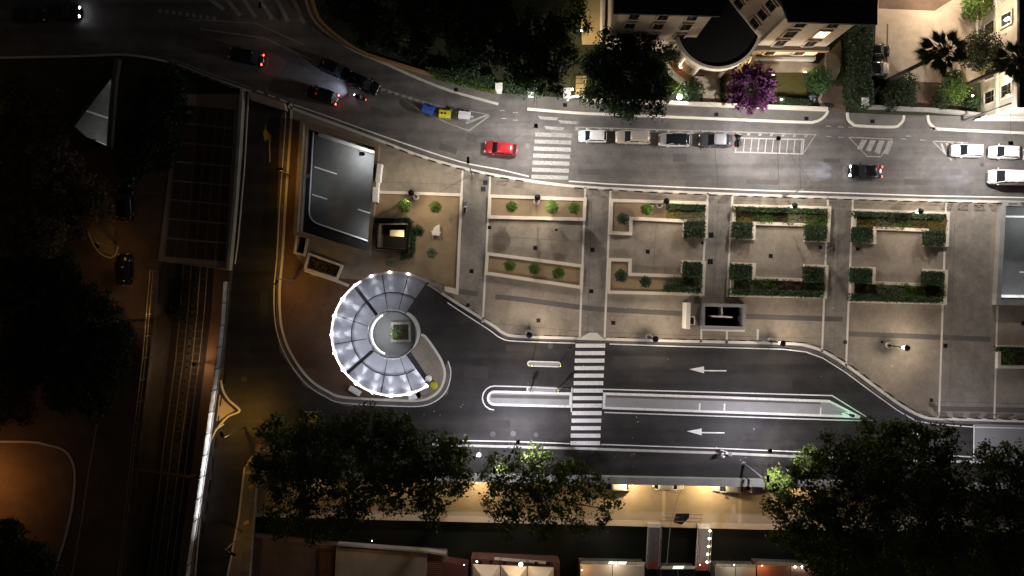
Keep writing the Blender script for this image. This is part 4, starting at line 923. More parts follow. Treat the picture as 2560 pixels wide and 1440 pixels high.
def clump_leaves(blobs, cover, leaf, squash=.62):
    """leaves gathered in twig-end clumps over each limb's volume, with larger inner leaves that close the crown"""
    P_, N_, S_ = [], [], []
    for (x,y,z,r) in blobs:
        nc = max(5, int(cover*9.0*r*r)); d = RNG.normal(size=(nc,3)); d /= np.linalg.norm(d, axis=1, keepdims=True)
        c = d*(r*(.45+.58*RNG.uniform(0,1,nc)**.5))[:,None]; c[:,2] *= squash
        k = 16; cl = np.repeat(c, k, 0)+np.clip(RNG.normal(size=(nc*k,3))*.30, -.62, .62)*np.array([1,1,.6])
        P_.append(cl+np.array([x,y,z])); N_.append(np.repeat(d,k,0)*.5+RNG.normal(size=(nc*k,3))*.7+np.array([0,0,.6])); S_.append(np.full(nc*k, leaf))
        ni = int(cover*8*r*r); e = RNG.normal(size=(ni,3)); e /= np.linalg.norm(e, axis=1, keepdims=True)
        q = e*(r*.66*RNG.uniform(.2,1,ni)**.5)[:,None]; q[:,2] *= squash
        P_.append(q+np.array([x,y,z])); N_.append(RNG.normal(size=(ni,3))*.6+np.array([0,0,1])); S_.append(np.full(ni, leaf*1.9))
    return np.concatenate(P_), np.concatenate(N_), np.concatenate(S_)
def tree(name, label, base_px, blobs_px, zc, m, cover=.9, leaf=.42, trunk_r=.3, group=None, dz=1.4, zb=0.0, squash=.62):
    b = P(*base_px, zb); t = thing(name, label, 'tree', b, group=group); bl = []
    for i,bb in enumerate(blobs_px):
        px,py,r = bb[:3]; z = bb[3] if len(bb) > 3 else zc+math.sin(i*2.3)*dz; q = P(px,py,z); R = r/PPM*(CAMH-z)/CAMH
        bl.append((q[0]-b[0], q[1]-b[1], z-zb, R))
        for k in range(4 if r > 30 else 2):   # lumps around each limb end
            a = i*1.7+k*2*math.pi/4; rr = R*(.40+.16*math.sin(i*5.1+k*2.7)); bl.append((q[0]-b[0]+math.cos(a)*R*(.80+.22*math.sin(i*3.3+k)), q[1]-b[1]+math.sin(a)*R*(.80+.22*math.cos(i*2.9+k*1.9)), z-zb+.5*math.sin(a*3), rr))
    p, n, sz = clump_leaves(bl, cover, leaf*.8, squash); quads_mesh('crown', p, n, sz, m, t)
    cx = sum(q[0] for q in bl)/len(bl)*.4; cy = sum(q[1] for q in bl)/len(bl)*.4; hz = (zc-zb)*.55
    MB().tube([(0,0,0),(cx*.4,cy*.4,hz*.5),(cx,cy,hz)], trunk_r, 8, trunk_r*.65).build('trunk', M_BARK, t, smooth=True)
    lm = MB()
    for i in range(0, len(bl), max(1, len(bl)//9)):
        q = bl[i]; lm.tube([(cx,cy,hz*.9),((cx+q[0])/2,(cy+q[1])/2,(hz+q[2])/2+.4),(q[0],q[1],q[2])], trunk_r*.45, 6, .04)
    lm.build('limbs', M_BARK, t); return t
TG = 'large trees along the south side'
tree('plane_tree', 'broad dark tree beside the left street, its crown against the canopy apron', (760,1170), [(690,1085,42),(755,1108,42),(720,1140,70),(800,1130,75),(862,1078,42),(660,1180,45),(730,1210,60),(800,1210,60)], 10.0, M_LEAF, .85, .42, .4)
tree('plane_tree', 'large dark tree left of the bus lane crossing with lime-lit tips at its right', (950,1190), [(920,1075,60),(980,1070,50),(900,1150,80),(990,1150,80),(1060,1140,65),(1135,1118,34,6.2),(1130,1150,45),(1100,1200,60),(1150,1205,32),(1000,1230,65),(910,1235,60),(1080,1265,40),(860,1290,40),(700,1290,55),(780,1310,50)], 10.0, M_LEAF, .8, .42, .45)
tree('plane_tree', 'mid-sized ragged tree below the bus lane crossing', (1340,1225), [(1345,1148,36,6.2),(1425,1165,16,6.4),(1240,1180,38),(1290,1190,50),(1360,1200,52),(1430,1190,42),(1250,1240,45),(1330,1260,50),(1410,1245,45),(1480,1225,36),(1520,1255,26),(1270,1295,38),(1360,1310,36),(1430,1290,30),(1500,1295,20),(1455,1325,18)], 9.6, M_LEAF, .72, .40, .35)
tree('plane_tree', 'huge dark tree at lower right with lime-lit tips on its left', (2180,1200), [(2028,1152,34,6.4),(1950,1205,36,6.2),(1950,1260,38),(2020,1240,60),(2100,1150,65),(2190,1100,55),(2160,1180,80),(2270,1110,60),(2350,1110,48),(2260,1200,85),(2350,1200,75),(2050,1320,75),(2150,1290,85),(2260,1310,90),(2380,1300,80),(1980,1340,45),(2080,1400,60),(2200,1400,75),(2330,1400,75)], 11.0, M_LEAF, .9, .44, .5)
tree('plane_tree', 'dark tree cut by the lower right corner', (2480,1230), [(2470,1160,48),(2530,1150,45),(2500,1220,65),(2570,1230,60),(2440,1260,55),(2500,1310,70),(2580,1330,70),(2460,1390,60),(2540,1420,70)], 10.5, M_LEAF, .75, .42, .4)
tree('garden_tree', 'dark glossy tree inside the gate left of the yellow path', (1345,180), [(1310,150,55),(1380,140,55),(1340,80,60),(1280,90,50),(1400,70,42),(1300,200,38),(1375,205,32),(1340,215,26)], 7.0, M_LEAFD, 1.5, .38, .3)
tree('garden_tree', 'round glossy dark tree in front of the villa', (1570,205), [(1570,180,75),(1510,160,50),(1630,150,50),(1640,210,45),(1500,225,45),(1560,250,48),(1620,250,36),(1540,110,45),(1600,100,45)], 6.5, M_LEAFD, 1.6, .36, .3)
tree('garden_tree', 'lit-topped small tree at the head of the yellow path', (1440,20), [(1430,15,30),(1455,35,22),(1445,-20,30),(1465,70,8)], 5.0, M_LEAF, .8, .35, .2)
tree('garden_tree', 'wide black tree in the unlit garden', (1130,40), [(1150,60,60),(1080,30,60),(1200,20,60),(1010,10,50),(1230,120,45),(1160,140,40)], 7.5, M_LEAFD, 1.2, .48, .3)
tree('garden_tree', 'black tree near the curved garden wall', (930,60), [(920,50,50),(870,10,50),(980,90,40),(1050,120,35)], 7.0, M_LEAFD, 1.2, .48, .3)
tree('street_tree', 'large brownish dim tree on the left edge', (110,500), [(60,480,80),(140,460,70),(200,480,55),(100,560,75),(30,580,60),(180,550,50),(240,510,35),(90,620,35),(20,430,60),(140,400,50)], 7.5, M_LEAFB, 1.2, .48, .35)
tree('street_tree', 'huge unlit tree below the brownish one', (150,840), [(100,760,90),(200,780,80),(150,860,100),(60,900,70),(240,880,75),(230,960,70),(170,980,55),(40,700,60),(280,900,40),(150,680,40)], 8.5, M_LEAFD, 1.2, .48, .4)
tree('street_tree', 'grey-leaved tree at the left edge below the huge unlit one', (10,960), [(10,900,50),(30,960,55),(-20,1000,60),(50,1020,40)], 7.0, M_LEAFB, 1.2, .48, .3)
tree('street_tree', 'black tree in the lower left corner', (20,1420), [(20,1380,60),(70,1420,60),(-20,1440,60),(10,1320,30)], 7.0, M_LEAFD, 1.2, .48, .3)
tree('street_tree', 'unlit tree in the planted bank beside the triangular opening', (390,300), [(370,240,50),(420,290,55),(350,330,50),(430,220,40),(340,400,45),(400,380,45)], 6.0, M_LEAFD, 1.2, .48, .25)
tree('street_tree', 'dim tree at upper left near the orange glow', (60,270), [(40,230,45),(100,260,50),(60,310,50),(10,360,50),(130,340,40)], 6.5, M_LEAFB, 1.2, .48, .25)
# small trees of the plaza
smalls = [(1011,514,1.0,M_SHRUB,'pale leafy small tree next to the westernmost plaza lamp'),(1088,517,.9,M_SHRUB,'small tree in the tan garden right of the westernmost lamp'),(1046,577,.85,M_HEDGE,'small tree at the corner of the square stairwell'),(1080,633,.8,M_COVG,'grey-green small tree in the lower tan garden'),
 (1279,517,.85,M_SHRUB,'left of three small trees in the long tan planter'),(1380,518,1.0,M_SHRUB,'middle, brightest of three small trees in the long tan planter'),(1436,520,.9,M_SHRUB,'right of three small trees in the long tan planter'),
 (1274,664,.85,M_SHRUB,'left of three small trees in the slanting planter'),(1336,672,.85,M_SHRUB,'middle of three small trees in the slanting planter'),(1396,683,.9,M_SHRUB,'right of three small trees in the slanting planter'),
 (1617,523,.9,M_SHRUB,'bright small tree by the lamp in the upper half-hedged planter'),(1557,547,.9,M_HEDGE,'darker small tree in the upper half-hedged planter'),(1553,690,.95,M_HEDGE,'left small tree in the lower half-hedged planter'),(1614,705,.85,M_HEDGE,'right small tree in the lower half-hedged planter')]
for k,(x,y,s,m,l) in enumerate(smalls):
    z = 2.6; s *= 1.3; c = P(x,y,z); b = (c[0], c[1], .16 if x < 1150 else .34); t = thing('small_tree', l, 'tree', b, group='small trees of the plaza')
    bl = [(0,0,z-b[2],.60*s)]+[(.36*s*math.cos(a),.36*s*math.sin(a),z-b[2]+.2*math.sin(a*2),.38*s) for a in (.3,1.6,2.9,4.1,5.3)]
    p, n = blob_leaves(bl, 2.4, .19, .95); quads_mesh('crown', p, n, .19, m, t)
    MB().tube([(0,0,0),(.03,.02,.7),(0,0,z-b[2])], .05, 6, .03).build('trunk', M_BARK, t)
q = P(990,832,3.0); t = thing('small_tree', 'pale green small tree growing in the drum planter', 'tree', (P(1000,828,1.6)[0], P(1000,828,1.6)[1], 1.6)); 
bl = [(q[0]-t.location.x, q[1]-t.location.y, 1.6, .8)]+[(q[0]-t.location.x+.5*math.cos(a), q[1]-t.location.y+.5*math.sin(a), 1.5, .5) for a in (0,1.2,2.5,3.8,5)]
p, n = blob_leaves(bl, .8, .22, .8); quads_mesh('crown', p, n, .22, mat('court_leaves', (.16,.24,.09), .6,.3,.7,3,leaf=.35), t); MB().tube([(0,0,0),(bl[0][0],bl[0][1],1.5)], .06, 6).build('trunk', M_BARK, t)
# clipped hedges
def hedge(label, px, z0, z1, m=M_HEDGE, leaf=.17, cover=1.5, name='hedge', cat='hedge'):
    c = P(sum(p[0] for p in px)/len(px), sum(p[1] for p in px)/len(px), z0); t = thing(name, label, cat, c)
    pts = loc(t, PL(px, z1)); n = len(pts); A = np.array(pts)
    inn = [(x*.93, y*.93) for x,y in pts]; MB().prism(inn, 0, z1-z0-.22).build('stems', M_STEM, t)
    lo, hi = A.min(0), A.max(0); area = (hi[0]-lo[0])*(hi[1]-lo[1]); k = int(cover*area/(leaf*leaf))
    pp = RNG.uniform(lo, hi, (k,2))
    inside = np.zeros(k, bool); j = n-1
    for i in range(n):
        xi, yi = A[i]; xj, yj = A[j]
        inside ^= ((yi > pp[:,1]) != (yj > pp[:,1])) & (pp[:,0] < (xj-xi)*(pp[:,1]-yi)/(yj-yi+1e-12)+xi); j = i
    pp = pp[inside]; top = np.column_stack([pp, (z1-z0)+RNG.normal(0,.10,len(pp))+.05*np.sin(pp[:,0]*3.1+pp[:,1]*1.7)*np.cos(pp[:,1]*2.6)])
    sides = []
    for i in range(n):
        a, b = A[i], A[(i+1) % n]; L = np.linalg.norm(b-a); kk = int(cover*L*(z1-z0)/(leaf*leaf)); f = RNG.uniform(0,1,(kk,1))
        s = a*(1-f)+b*f+RNG.normal(0,.05,(kk,2)); sides.append(np.column_stack([s, RNG.uniform(0,z1-z0,kk)]))
    allp = np.concatenate([top]+sides); quads_mesh('foliage', allp, RNG.normal(size=allp.shape)*.8+np.array([0,0,.8]), leaf, m, t); return t
HZ = .34
for k,(px,l) in enumerate([
 ([(1713,553),(1764,555),(1763,593),(1712,591)],'square hedge block at the end of the upper half-hedged planter'),([(1670,510),(1765,513),(1764,526),(1669,523)],'narrow hedge strip in the upper half-hedged planter'),
 ([(1709,655),(1756,656),(1755,694),(1708,692)],'square hedge block at the end of the lower half-hedged planter'),([(1662,714),(1754,718),(1753,732),(1660,727)],'narrow hedge strip in the lower half-hedged planter'),
 ([(1833,556),(1884,558),(1882,596),(1832,594)],'left hedge block of the upper middle planter'),([(2017,563),(2068,564),(2066,602),(2016,600)],'right hedge block of the upper middle planter'),([(1835,516),(2070,523),(2069,533),(1834,527)],'long hedge strip of the upper middle planter'),
 ([(1830,660),(1880,662),(1878,700),(1829,698)],'left hedge block of the lower middle planter'),([(2013,667),(2062,668),(2060,706),(2012,704)],'right hedge block of the lower middle planter'),([(1827,722),(2060,729),(2059,743),(1826,736)],'long hedge strip of the lower middle planter'),
 ([(2134,567),(2183,570),(2182,608),(2133,605)],'left hedge block of the upper right planter'),([(2315,577),(2364,579),(2363,614),(2314,613)],'right hedge block of the upper right planter'),([(2135,528),(2365,536),(2364,547),(2134,540)],'long hedge strip of the upper right planter'),
 ([(2130,670),(2181,672),(2180,708),(2129,706)],'left hedge block of the lower right planter'),([(2311,678),(2361,680),(2359,714),(2310,712)],'right hedge block of the lower right planter'),([(2127,735),(2358,744),(2357,757),(2126,751)],'long hedge strip of the lower right planter'),
 ([(2494,868),(2700,872),(2700,880),(2493,878)],'hedge strip of the planter at the right edge')]):
    hedge(l, px, HZ, 1.25, leaf=.24, cover=2.2)
hedge('tall dark hedge between villa drive and forecourt', [(2128,60),(2188,55),(2180,160),(2186,262),(2150,272),(2128,250),(2120,160)], .09, 2.4, M_HEDGE, .3, 1.4)
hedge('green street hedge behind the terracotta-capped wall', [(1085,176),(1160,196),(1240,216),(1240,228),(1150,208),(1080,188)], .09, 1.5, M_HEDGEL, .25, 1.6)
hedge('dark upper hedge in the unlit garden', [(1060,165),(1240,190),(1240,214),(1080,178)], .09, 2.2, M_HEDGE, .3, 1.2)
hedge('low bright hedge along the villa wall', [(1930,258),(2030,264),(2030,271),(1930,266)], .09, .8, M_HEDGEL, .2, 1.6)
hedge('dark hedge behind the low bright one', [(1940,240),(2035,250),(2032,262),(1938,256)], .09, 1.2, M_HEDGE, .25, 1.4)
hedge('box hedge along the lawn beside the purple tree', [(1804,188),(1810,188),(1811,258),(1804,258)], .09, .6, M_HEDGE, .2, 1.5)
hedge('hedge under the west wall of the square stairwell', [(1026,560),(1038,575),(1036,625),(1028,645),(1000,650),(1000,632),(1024,630)], .16, .9, M_HEDGE, .2, 1.5)
hedge('hedge along the north side of the square stairwell', [(932,545),(1020,545),(1032,552),(1030,558),(934,555)], .16, .9, M_HEDGE, .2, 1.5)
# ground cover in the planters: uncountable low plants
def cover(px, m, z=.62, dens=1.0, name='ground_cover', label='low mixed ground cover plants in a stone planter'):
    c = P(sum(p[0] for p in px)/len(px), sum(p[1] for p in px)/len(px), .34); A = np.array(PL(px)); lo, hi = A.min(0), A.max(0)
    k = int(dens*95*(hi[0]-lo[0])*(hi[1]-lo[1])); pp = RNG.uniform(lo, hi, (k,2)); n = len(px); inside = np.zeros(k, bool); j = n-1
    for i in range(n):
        xi, yi = A[i]; xj, yj = A[j]
        inside ^= ((yi > pp[:,1]) != (yj > pp[:,1])) & (pp[:,0] < (xj-xi)*(pp[:,1]-yi)/(yj-yi+1e-12)+xi); j = i
    pp = pp[inside]; zz = .36-.34+(z-.34)*RNG.uniform(0,1,len(pp))**.6*(.6+.4*np.sin(pp[:,0]*2.1)*np.sin(pp[:,1]*2.7)**2)
    pos = np.column_stack([pp-np.array(c[:2]), zz])
    o = quads_mesh(name, pos, RNG.normal(size=pos.shape)*.7+np.array([0,0,1]), .2, m); o.location = c; tag(o, label, 'plants', kind='stuff'); return o
for x0,x1,y0,y1,sl,mm in ((1664,1708,527,548,.03,M_COVY),(1700,1764,528,553,.03,M_COVG),(1835,1880,530,556,.03,M_COVY),(1880,1930,532,560,.03,M_SHRUB),(1930,1965,533,562,.03,M_COVD),(1965,2010,535,565,.03,M_COVG),(2010,2066,537,562,.03,M_SHRUB),
  (2136,2185,541,568,.03,M_COVY),(2185,2232,543,573,.03,M_COVG),(2232,2275,545,575,.03,M_HEDGEL),(2275,2315,547,578,.03,M_COVD),(2315,2362,549,576,.03,M_COVY),
  (1664,1710,690,714,.03,M_COVG),(1708,1754,694,718,.03,M_COVG),(1830,1880,700,722,.03,M_COVG),(1880,1940,695,726,.03,M_SHRUB),(1940,2005,698,728,.03,M_COVD),(2005,2060,704,729,.03,M_COVG),
  (2130,2185,708,735,.03,M_COVD),(2185,2250,706,740,.03,M_COVG),(2250,2305,708,742,.03,M_SHRUB),(2305,2358,714,744,.03,M_COVD),(2495,2530,880,912,.02,M_SHRUB),(2530,2700,880,914,.02,M_COVD)):
    cover([(x0,y0),(x1,y0+(x1-x0)*sl),(x1,y1+(x1-x0)*sl),(x0,y1)], mm, .8 if mm in (M_COVG,M_SHRUB) else .65, 1.2)
cover([(775,642),(850,670),(840,688),(768,668)], M_COVD, .5, .6, label='dim low plants in the sunken trench')
# bushes
def bush(label, x, y, r, z, m, leaf=.26, sq=.9, cov=1.2, zb=.09, name='bush'):
    c = P(x,y,z); t = thing(name, label, 'bush', (c[0],c[1],zb)); R = r/PPM
    bl = [(0,0,z-zb,R)]+[(R*.45*math.cos(a),R*.45*math.sin(a),z-zb,R*.62) for a in (0,1.05,2.1,3.14,4.2,5.2)]
    p, n = blob_leaves(bl, cov, leaf, sq); quads_mesh('foliage', p, n, leaf, m, t); MB().tube([(0,0,0),(0,0,z-zb)], .1, 6).build('stem', M_BARK, t); return t
bush('round clipped dark bush beside the villa path', 1732, 224, 28, 1.5, M_LEAFD); bush('round green tree bush at the corner of the villa lawn', 2048, 200, 32, 2.0, leafmat('laurel_leaves', (.035,.085,.022)), sq=1.0, cov=1.6)
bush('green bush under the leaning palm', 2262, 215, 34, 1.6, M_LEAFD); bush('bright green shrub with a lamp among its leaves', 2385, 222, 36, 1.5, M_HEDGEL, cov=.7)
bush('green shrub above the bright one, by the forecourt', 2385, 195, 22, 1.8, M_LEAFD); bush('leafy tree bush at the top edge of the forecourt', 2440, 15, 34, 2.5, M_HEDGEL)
bush('oval black clipped tree beside the palm crown', 2453, 126, 46, 4.5, M_PALM, .3, 1.1, 1.5); bush('yellow-green shrub below the oval tree', 2462, 168, 18, .9, M_COVY, .2)
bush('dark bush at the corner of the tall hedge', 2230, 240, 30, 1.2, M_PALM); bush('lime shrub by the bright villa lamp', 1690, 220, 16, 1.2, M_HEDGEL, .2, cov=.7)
bush('silver agave-like shrub by the canopy', 978, 655, 14, .6, M_COVG, .2, .8, .8, zb=.16); bush('small lime bush at the foot of the portico', 1735, 185, 8, .6, M_HEDGEL, .15)
bush('pale blue hydrangea at the lawn corner', 2032, 245, 9, .7, mat('pale_flowers', (.30,.36,.42), .7,.3,2,6,leaf=.3), .14)
bush('ivy on the trench wall', 440, 780, 26, -3.5, M_LEAFD, .4, .8, .8, zb=-5.4)
bush('dark shrub on the bank below the palms, left of the brown path', 2272, 250, 20, 1.0, M_PALM); bush('dark shrub on the bank below the palms, right of the brown path', 2352, 252, 22, 1.0, M_PALM); bush('low dark shrub against the grey stucco house', 2432, 255, 18, .9, M_LEAFD); bush('dark shrub by the kerb wall below the leaning palm', 2225, 268, 14, .8, M_LEAFD)
# purple tree: spiky flowering crown
c = P(1880,220,3.2); t = thing('purple_tree', 'spiky purple-leaved tree in front of the villa', 'tree', (c[0],c[1],.1))
R = 3.0; k = 4200; d = RNG.normal(size=(k,3)); d[:,2] = np.abs(d[:,2])*.6-.15; d /= np.linalg.norm(d,axis=1,keepdims=True)
spk = 1+.30*np.sign(np.sin(np.arctan2(d[:,1],d[:,0])*11))*RNG.uniform(0,1,k); rad = R*RNG.uniform(.35,1,k)**.6*spk*.92
pos = d*rad[:,None]+np.array([0,0,2.6]); me = quads_mesh('crown', pos, np.cross(d, RNG.normal(size=(k,3))), .34, M_PURP, t, aspect=1.6)
MB().tube([(0,0,0),(0,0,2.8)], .14, 7).build('trunk', M_BARK, t)
# palms
def palm(label, base, top_px, z, R):
    b = P(*base); q = P(*top_px, z); t = thing('palm_tree', label, 'palm', b); top = Vector((q[0]-b[0], q[1]-b[1], z))
    MB().tube([(0,0,0),tuple(top*.5+Vector((.05,0,0))),tuple(top)], .3, 10, .22).build('trunk', M_PBARK, t)
    cr = MB(); rr = random.Random(3)
    for i in range(52):
        a = i*2.399; el = rr.uniform(-.45,.8); L = R*(rr.uniform(.75,1.05) if i < 30 else rr.uniform(.35,.62)); prev = None
        for s in range(5):
            f = s/4; r = L*f; zz = math.sin(el)*L*f-1.3*f*f; p = top+Vector((math.cos(a)*r*math.cos(el), math.sin(a)*r*math.cos(el), zz))
            if prev is not None and s <= 2: cr.tube([prev,p], .035, 4)
            prev = p
        tip = prev; side = Vector((-math.sin(a), math.cos(a), 0)); mid = top+(tip-top)*.42
        for j in range(11):
            w = (j-5)/5; e = mid+(tip-mid)*(1.05-.35*abs(w))+side*w*L*.20-Vector((0,0,.25*abs(w))); dr_ = (e-mid).normalized(); n_ = dr_.cross(Vector((0,0,1)))*.07
            cr.add([mid-n_*.3, mid+(e-mid)*.5-n_, e, mid+(e-mid)*.5+n_], [(0,1,2,3)])
    cr.build('fronds', M_PALM, t); sk = MB(); sk.ball((top.x,top.y,top.z-.4), .6, 10, 1.2); sk.build('dead_frond_skirt', M_PBARK, t); return t
palm('tall leaning palm standing over the forecourt', (2213,204), (2363,128), 13.0, 3.4)
palm('second palm leaning out of the right edge', (2412,214), (2548,150), 12.0, 3.2)
# ================================================================== LAMPS
M_CAP = mat('lamp_cap', (.02,.02,.022), .5, 0)
plz = [((1040,493),'westernmost plaza lamp beside the pale small tree',620,'n'),((1341,504),'plaza lamp in the long tan planter',620,'n'),((1648,513),'plaza lamp in the upper half-hedged planter',620,'n'),((1953,524),'plaza lamp in the upper middle planter',600,'n'),((2253,537),'plaza lamp in the upper right planter',560,'n'),
       ((1321,832),'plaza lamp nearest the white crossing, left of it',560,'s'),((1622,842),'plaza lamp between white crossing and totem wall',560,'s'),((1925,852),'plaza lamp right of the dark glass stairwell',560,'s'),((2221,863),'plaza lamp standing alone at the widest part of the plaza',600,'s')]
for (px,l,w,r) in plz:
    b = P(*px, ZP); t = thing('plaza_lamp', l, 'lamp', b, group='plaza lamps')
    m = MB(); m.lathe([(.42,0),(.42,.28),(.3,.3),(.3,.05)], n=18); m.build('base_collar', M_WHITE, t)
    MB().tube([(0,0,0),(0,0,4.2)], .075, 8, .05).build('pole', M_CAP, t)
    MB().lathe([(.05,4.05),(.30,4.15),(.34,4.35),(.30,4.44)], n=14).build('globe', M_GLOWS, t)
    MB().lathe([(.36,4.43),(.40,4.47),(.36,4.56),(.05,4.66)], n=16).build('cap', M_CAP, t)
    MB().lathe([(.05,3.5),(.21,3.52),(.21,3.56),(.05,3.6)], n=14).build('lower_shade', M_CAP, t); MB().tube([(.0,0,3.5),(0,0,4.1)], .03, 6).build('stem', M_CAP, t)
    lamp_light(t, (.06,0,3.88), w*(1.05 if r == 'n' else 1.45), (1,.845,.665), .16)
# street lamps hung on wires above the roads
def hung(px, z, label, w, col, wires):
    q = P(*px, z); t = thing('hanging_lamp', label, 'lamp', q, group='street lamps hung on wires')
    MB().box((0,0,0),(.46,.46,.22)).build('housing', M_BLACK, t); MB().box((0,0,-.125),(.36,.36,.02)).build('diffuser', M_GLOWC, t)
    for wx in wires:
        e = lp(t, wx); e = (e[0], e[1], wx[2]-z); MB().tube([(0,0,.11),(e[0]/2,e[1]/2,e[2]/2-.1),e], .012, 4).build('wire', M_BLACK, t)
    lamp_light(t, (0,0,-.3), w*1.12, col, .18, 'SPOT', 172, .12); return t
def mast(base, top, z, label, r=.16):
    b = P(*base); q = P(*top, z); t = thing('street_mast', label, 'mast', b); MB().tube([(0,0,0),(0,0,z)], r, 8, r*.6).build('pole', M_STEEL, t)
    MB().lathe([(.3,0),(.3,.15),(.2,.3)], n=10).build('foot', M_STEEL, t); return (b[0],b[1],z)
mA = mast((1338,258),(1345,210),9.2,'steel mast by the iron gate'); mB = mast((2405,303),(2530,255),9.2,'steel mast on the sidewalk below the white annex')
mC = mast((1858,1158),(1925,1200),9.0,'steel mast on the bus lane footway at the parapet gap'); mD = mast((1240,1140),(1236,1190),9.0,'steel mast hidden under the ragged tree')
mE = mast((1660,268),(1668,225),9.0,'steel mast on the villa sidewalk'); mF = mast((1180,436),(1170,400),8.5,'thin steel mast on the plaza kerb left of the worn crossing', .09)
ROADC = (.98,.93,.90)
hung((1340,315), 8.2, 'hanging lamp above the worn crossing', 2950, ROADC, [mA, mF])
hung((1946,346), 8.2, 'hanging lamp above the ladder-marked bay', 3350, ROADC, [mE, (P(1960,484)[0],P(1960,484)[1],9.0)])
hung((2527,358), 8.2, 'hanging lamp above the two white parked cars', 3600, ROADC, [mB, (P(2540,500)[0],P(2540,500)[1],9.0)])
mG = mast((1960,490),(2020,465),9.0,'thin steel mast on the plaza kerb opposite the ladder-marked bay', .09); mH = mast((2540,509),(2600,490),9.0,'thin steel mast on the plaza kerb at the right edge', .09)
BUSC = (.90,.88,1.0)
hung((1295,1105), 8.0, 'hanging lamp over the footway left of the white crossing', 2600, BUSC, [mD])
hung((1925,1127), 8.0, 'hanging lamp over the footway near the standing person', 1900, BUSC, [mC])
hung((2493,1142), 8.0, 'hanging lamp glimpsed through the leaves at lower right', 800, BUSC, [(P(2493,1216)[0],P(2493,1216)[1],9.0)])
mast((2493,1216),(2560,1250),9.0,'steel mast hidden under the corner tree')
def masthead(m_, aim, w, label):
    t = thing('mast_head_lamp', label, 'lamp', m_); MB().box((0,.35,.06),(.3,.8,.14)).build('head', M_BLACK, t); MB().box((0,.45,-.02),(.22,.4,.03)).build('lens', M_GLOWC, t)
    lamp_light(t, (.0,.45,-.15), w, (1,.97,.85), .12, 'SPOT', 150 if aim is None else 95, .4, aim)
masthead(mC, (4,.2,-3.0), 1500, 'lamp head on the mast at the parapet gap, beside lime-lit leaves'); masthead(mF, None, 600, 'added lamp head on the thin mast left of the worn crossing'); masthead(mD, (3.5,.4,-3.0), 700, 'lamp head on the mast under the ragged tree')  # lamp head on the thin plaza mast is added to brighten road and plaza
# added sodium masts, placed for the orange light without a visible lamp
def sodium(px, z, label, w, arm=(1.2,0), col=SODIUM, spot=160, cat='lamp'):
    b = P(*px); t = thing('added_sodium_lamp', label, 'lamp', b)
    MB().tube([(0,0,0),(0,0,z-.2),(arm[0]*.4,arm[1]*.4,z),(arm[0],arm[1],z)], .08, 8, .05).build('pole', M_STEEL, t)
    MB().box((arm[0],arm[1],z),(.7,.3,.14),math.atan2(arm[1],arm[0])).build('head', M_BLACK, t); MB().box((arm[0],arm[1],z-.085),(.5,.22,.03),math.atan2(arm[1],arm[0])).build('lens', mat('sodium_lens', (1,.6,.2), emit=(1,.5,.12), estr=6, var=0), t)
    lamp_light(t, (arm[0],arm[1],z-.25), w, col, .15, 'SPOT', spot, 1.0)
sodium((612,1068), 7.0, 'added sodium street lamp at the bend of the left street by the barrier', 720, (-.2,.5), spot=135)
sodium((729,440), 5.5, 'added sodium lamp beside the tan parapet of the left opening', 190, (.25,0), spot=125)
sodium((735,700), 6.5, 'added sodium lamp on the apron west of the canopy', 340, (-.2,-.4))
sodium((-60,1200), 7.0, 'added sodium lamp out of view just beyond the left edge', 560, (1.2,0), (1,.42,.11))
sodium((330,800), 7.5, 'added sodium lamp by the trench fence', 230, (-1,0), (1,.56,.26))
sodium((292,612), 5.0, 'added dim sodium lamp between the dark cars on the west street', 30, (.3,-.4))
sodium((612,1330), 6.5, 'added dim sodium lamp at the foot of the left street sidewalk', 130, (1,-.5))
sodium((-40,300), 7.0, 'added sodium lamp out of view beyond the upper left edge', 90)
sodium((700,60), 7.5, 'added weak street lamp over the hatched junction', 40, (0,-.5), (1,.75,.5))
# promenade wall lamps under the parapet
for k,(x,w,l) in enumerate(((1580,760,'promenade wall lamp below the parapet, left of the middle car'),(1790,760,'promenade wall lamp below the parapet, near the mast gap'),(1190,520,'promenade wall lamp in the gap between two trees'),(980,120,'promenade wall lamp behind the large left tree'),(2020,280,'promenade wall lamp behind the huge right tree'),(760,60,'leftmost promenade wall lamp'))):
    q = P(x,1206+(x-1500)*.018,0); t = thing('promenade_lamp', l, 'lamp', (q[0],q[1]-.75,-1.7)); MB().box((0,.2,0),(.3,.4,.2)).build('bracket', M_BLACK, t); MB().ball((0,0,-.15), .13, 8).build('globe', M_GLOW, t)
    lamp_light(t, (0,-.1,-.45), w, (1,.74,.40), .15)
# garden lamps
def bollard(px, label, w, h=.9, col=WARM, zb=.09, off=(0,0), r=.13, glow=None):
    b = P(*px); t = thing('garden_lamp', label, 'lamp', (b[0],b[1],zb)); MB().tube([(0,0,0),(0,0,h)], .05, 6).build('post', M_BLACK, t); MB().ball((0,0,h+.1), r, 10).build('globe', glow or M_GLOW, t)
    lamp_light(t, (off[0],off[1],h+.1+r+.12), w, col, .1); return t
bollard((1693,249), 'bright white globe lamp beside the round clipped bush', 150, 1.1, (1,.88,.66), r=.34, glow=M_GLOWC)
bollard((1452,86), 'lamp glowing on the yellow side path', 90, 1.2, (1,.78,.38)); bollard((1428,232), 'lamp beside the brightly lit gate pier', 110, 1.4, (1,.84,.5), off=(-.1,.3))
bollard((2121,158), 'small lamp at the tall hedge', 45, 1.2, (1,.9,.55), r=.2); bollard((2146,256), 'lamp on the hedge-end pier', 70, 1.6, (1,.92,.6), off=(.3,0)); bollard((1946,254), 'small lamp in the low bright hedge', 16, .8, (.95,1,.6), r=.12); bollard((2407,249), 'lamp among the leaves of the bright shrub', 55, 1.8, (1,.9,.5))
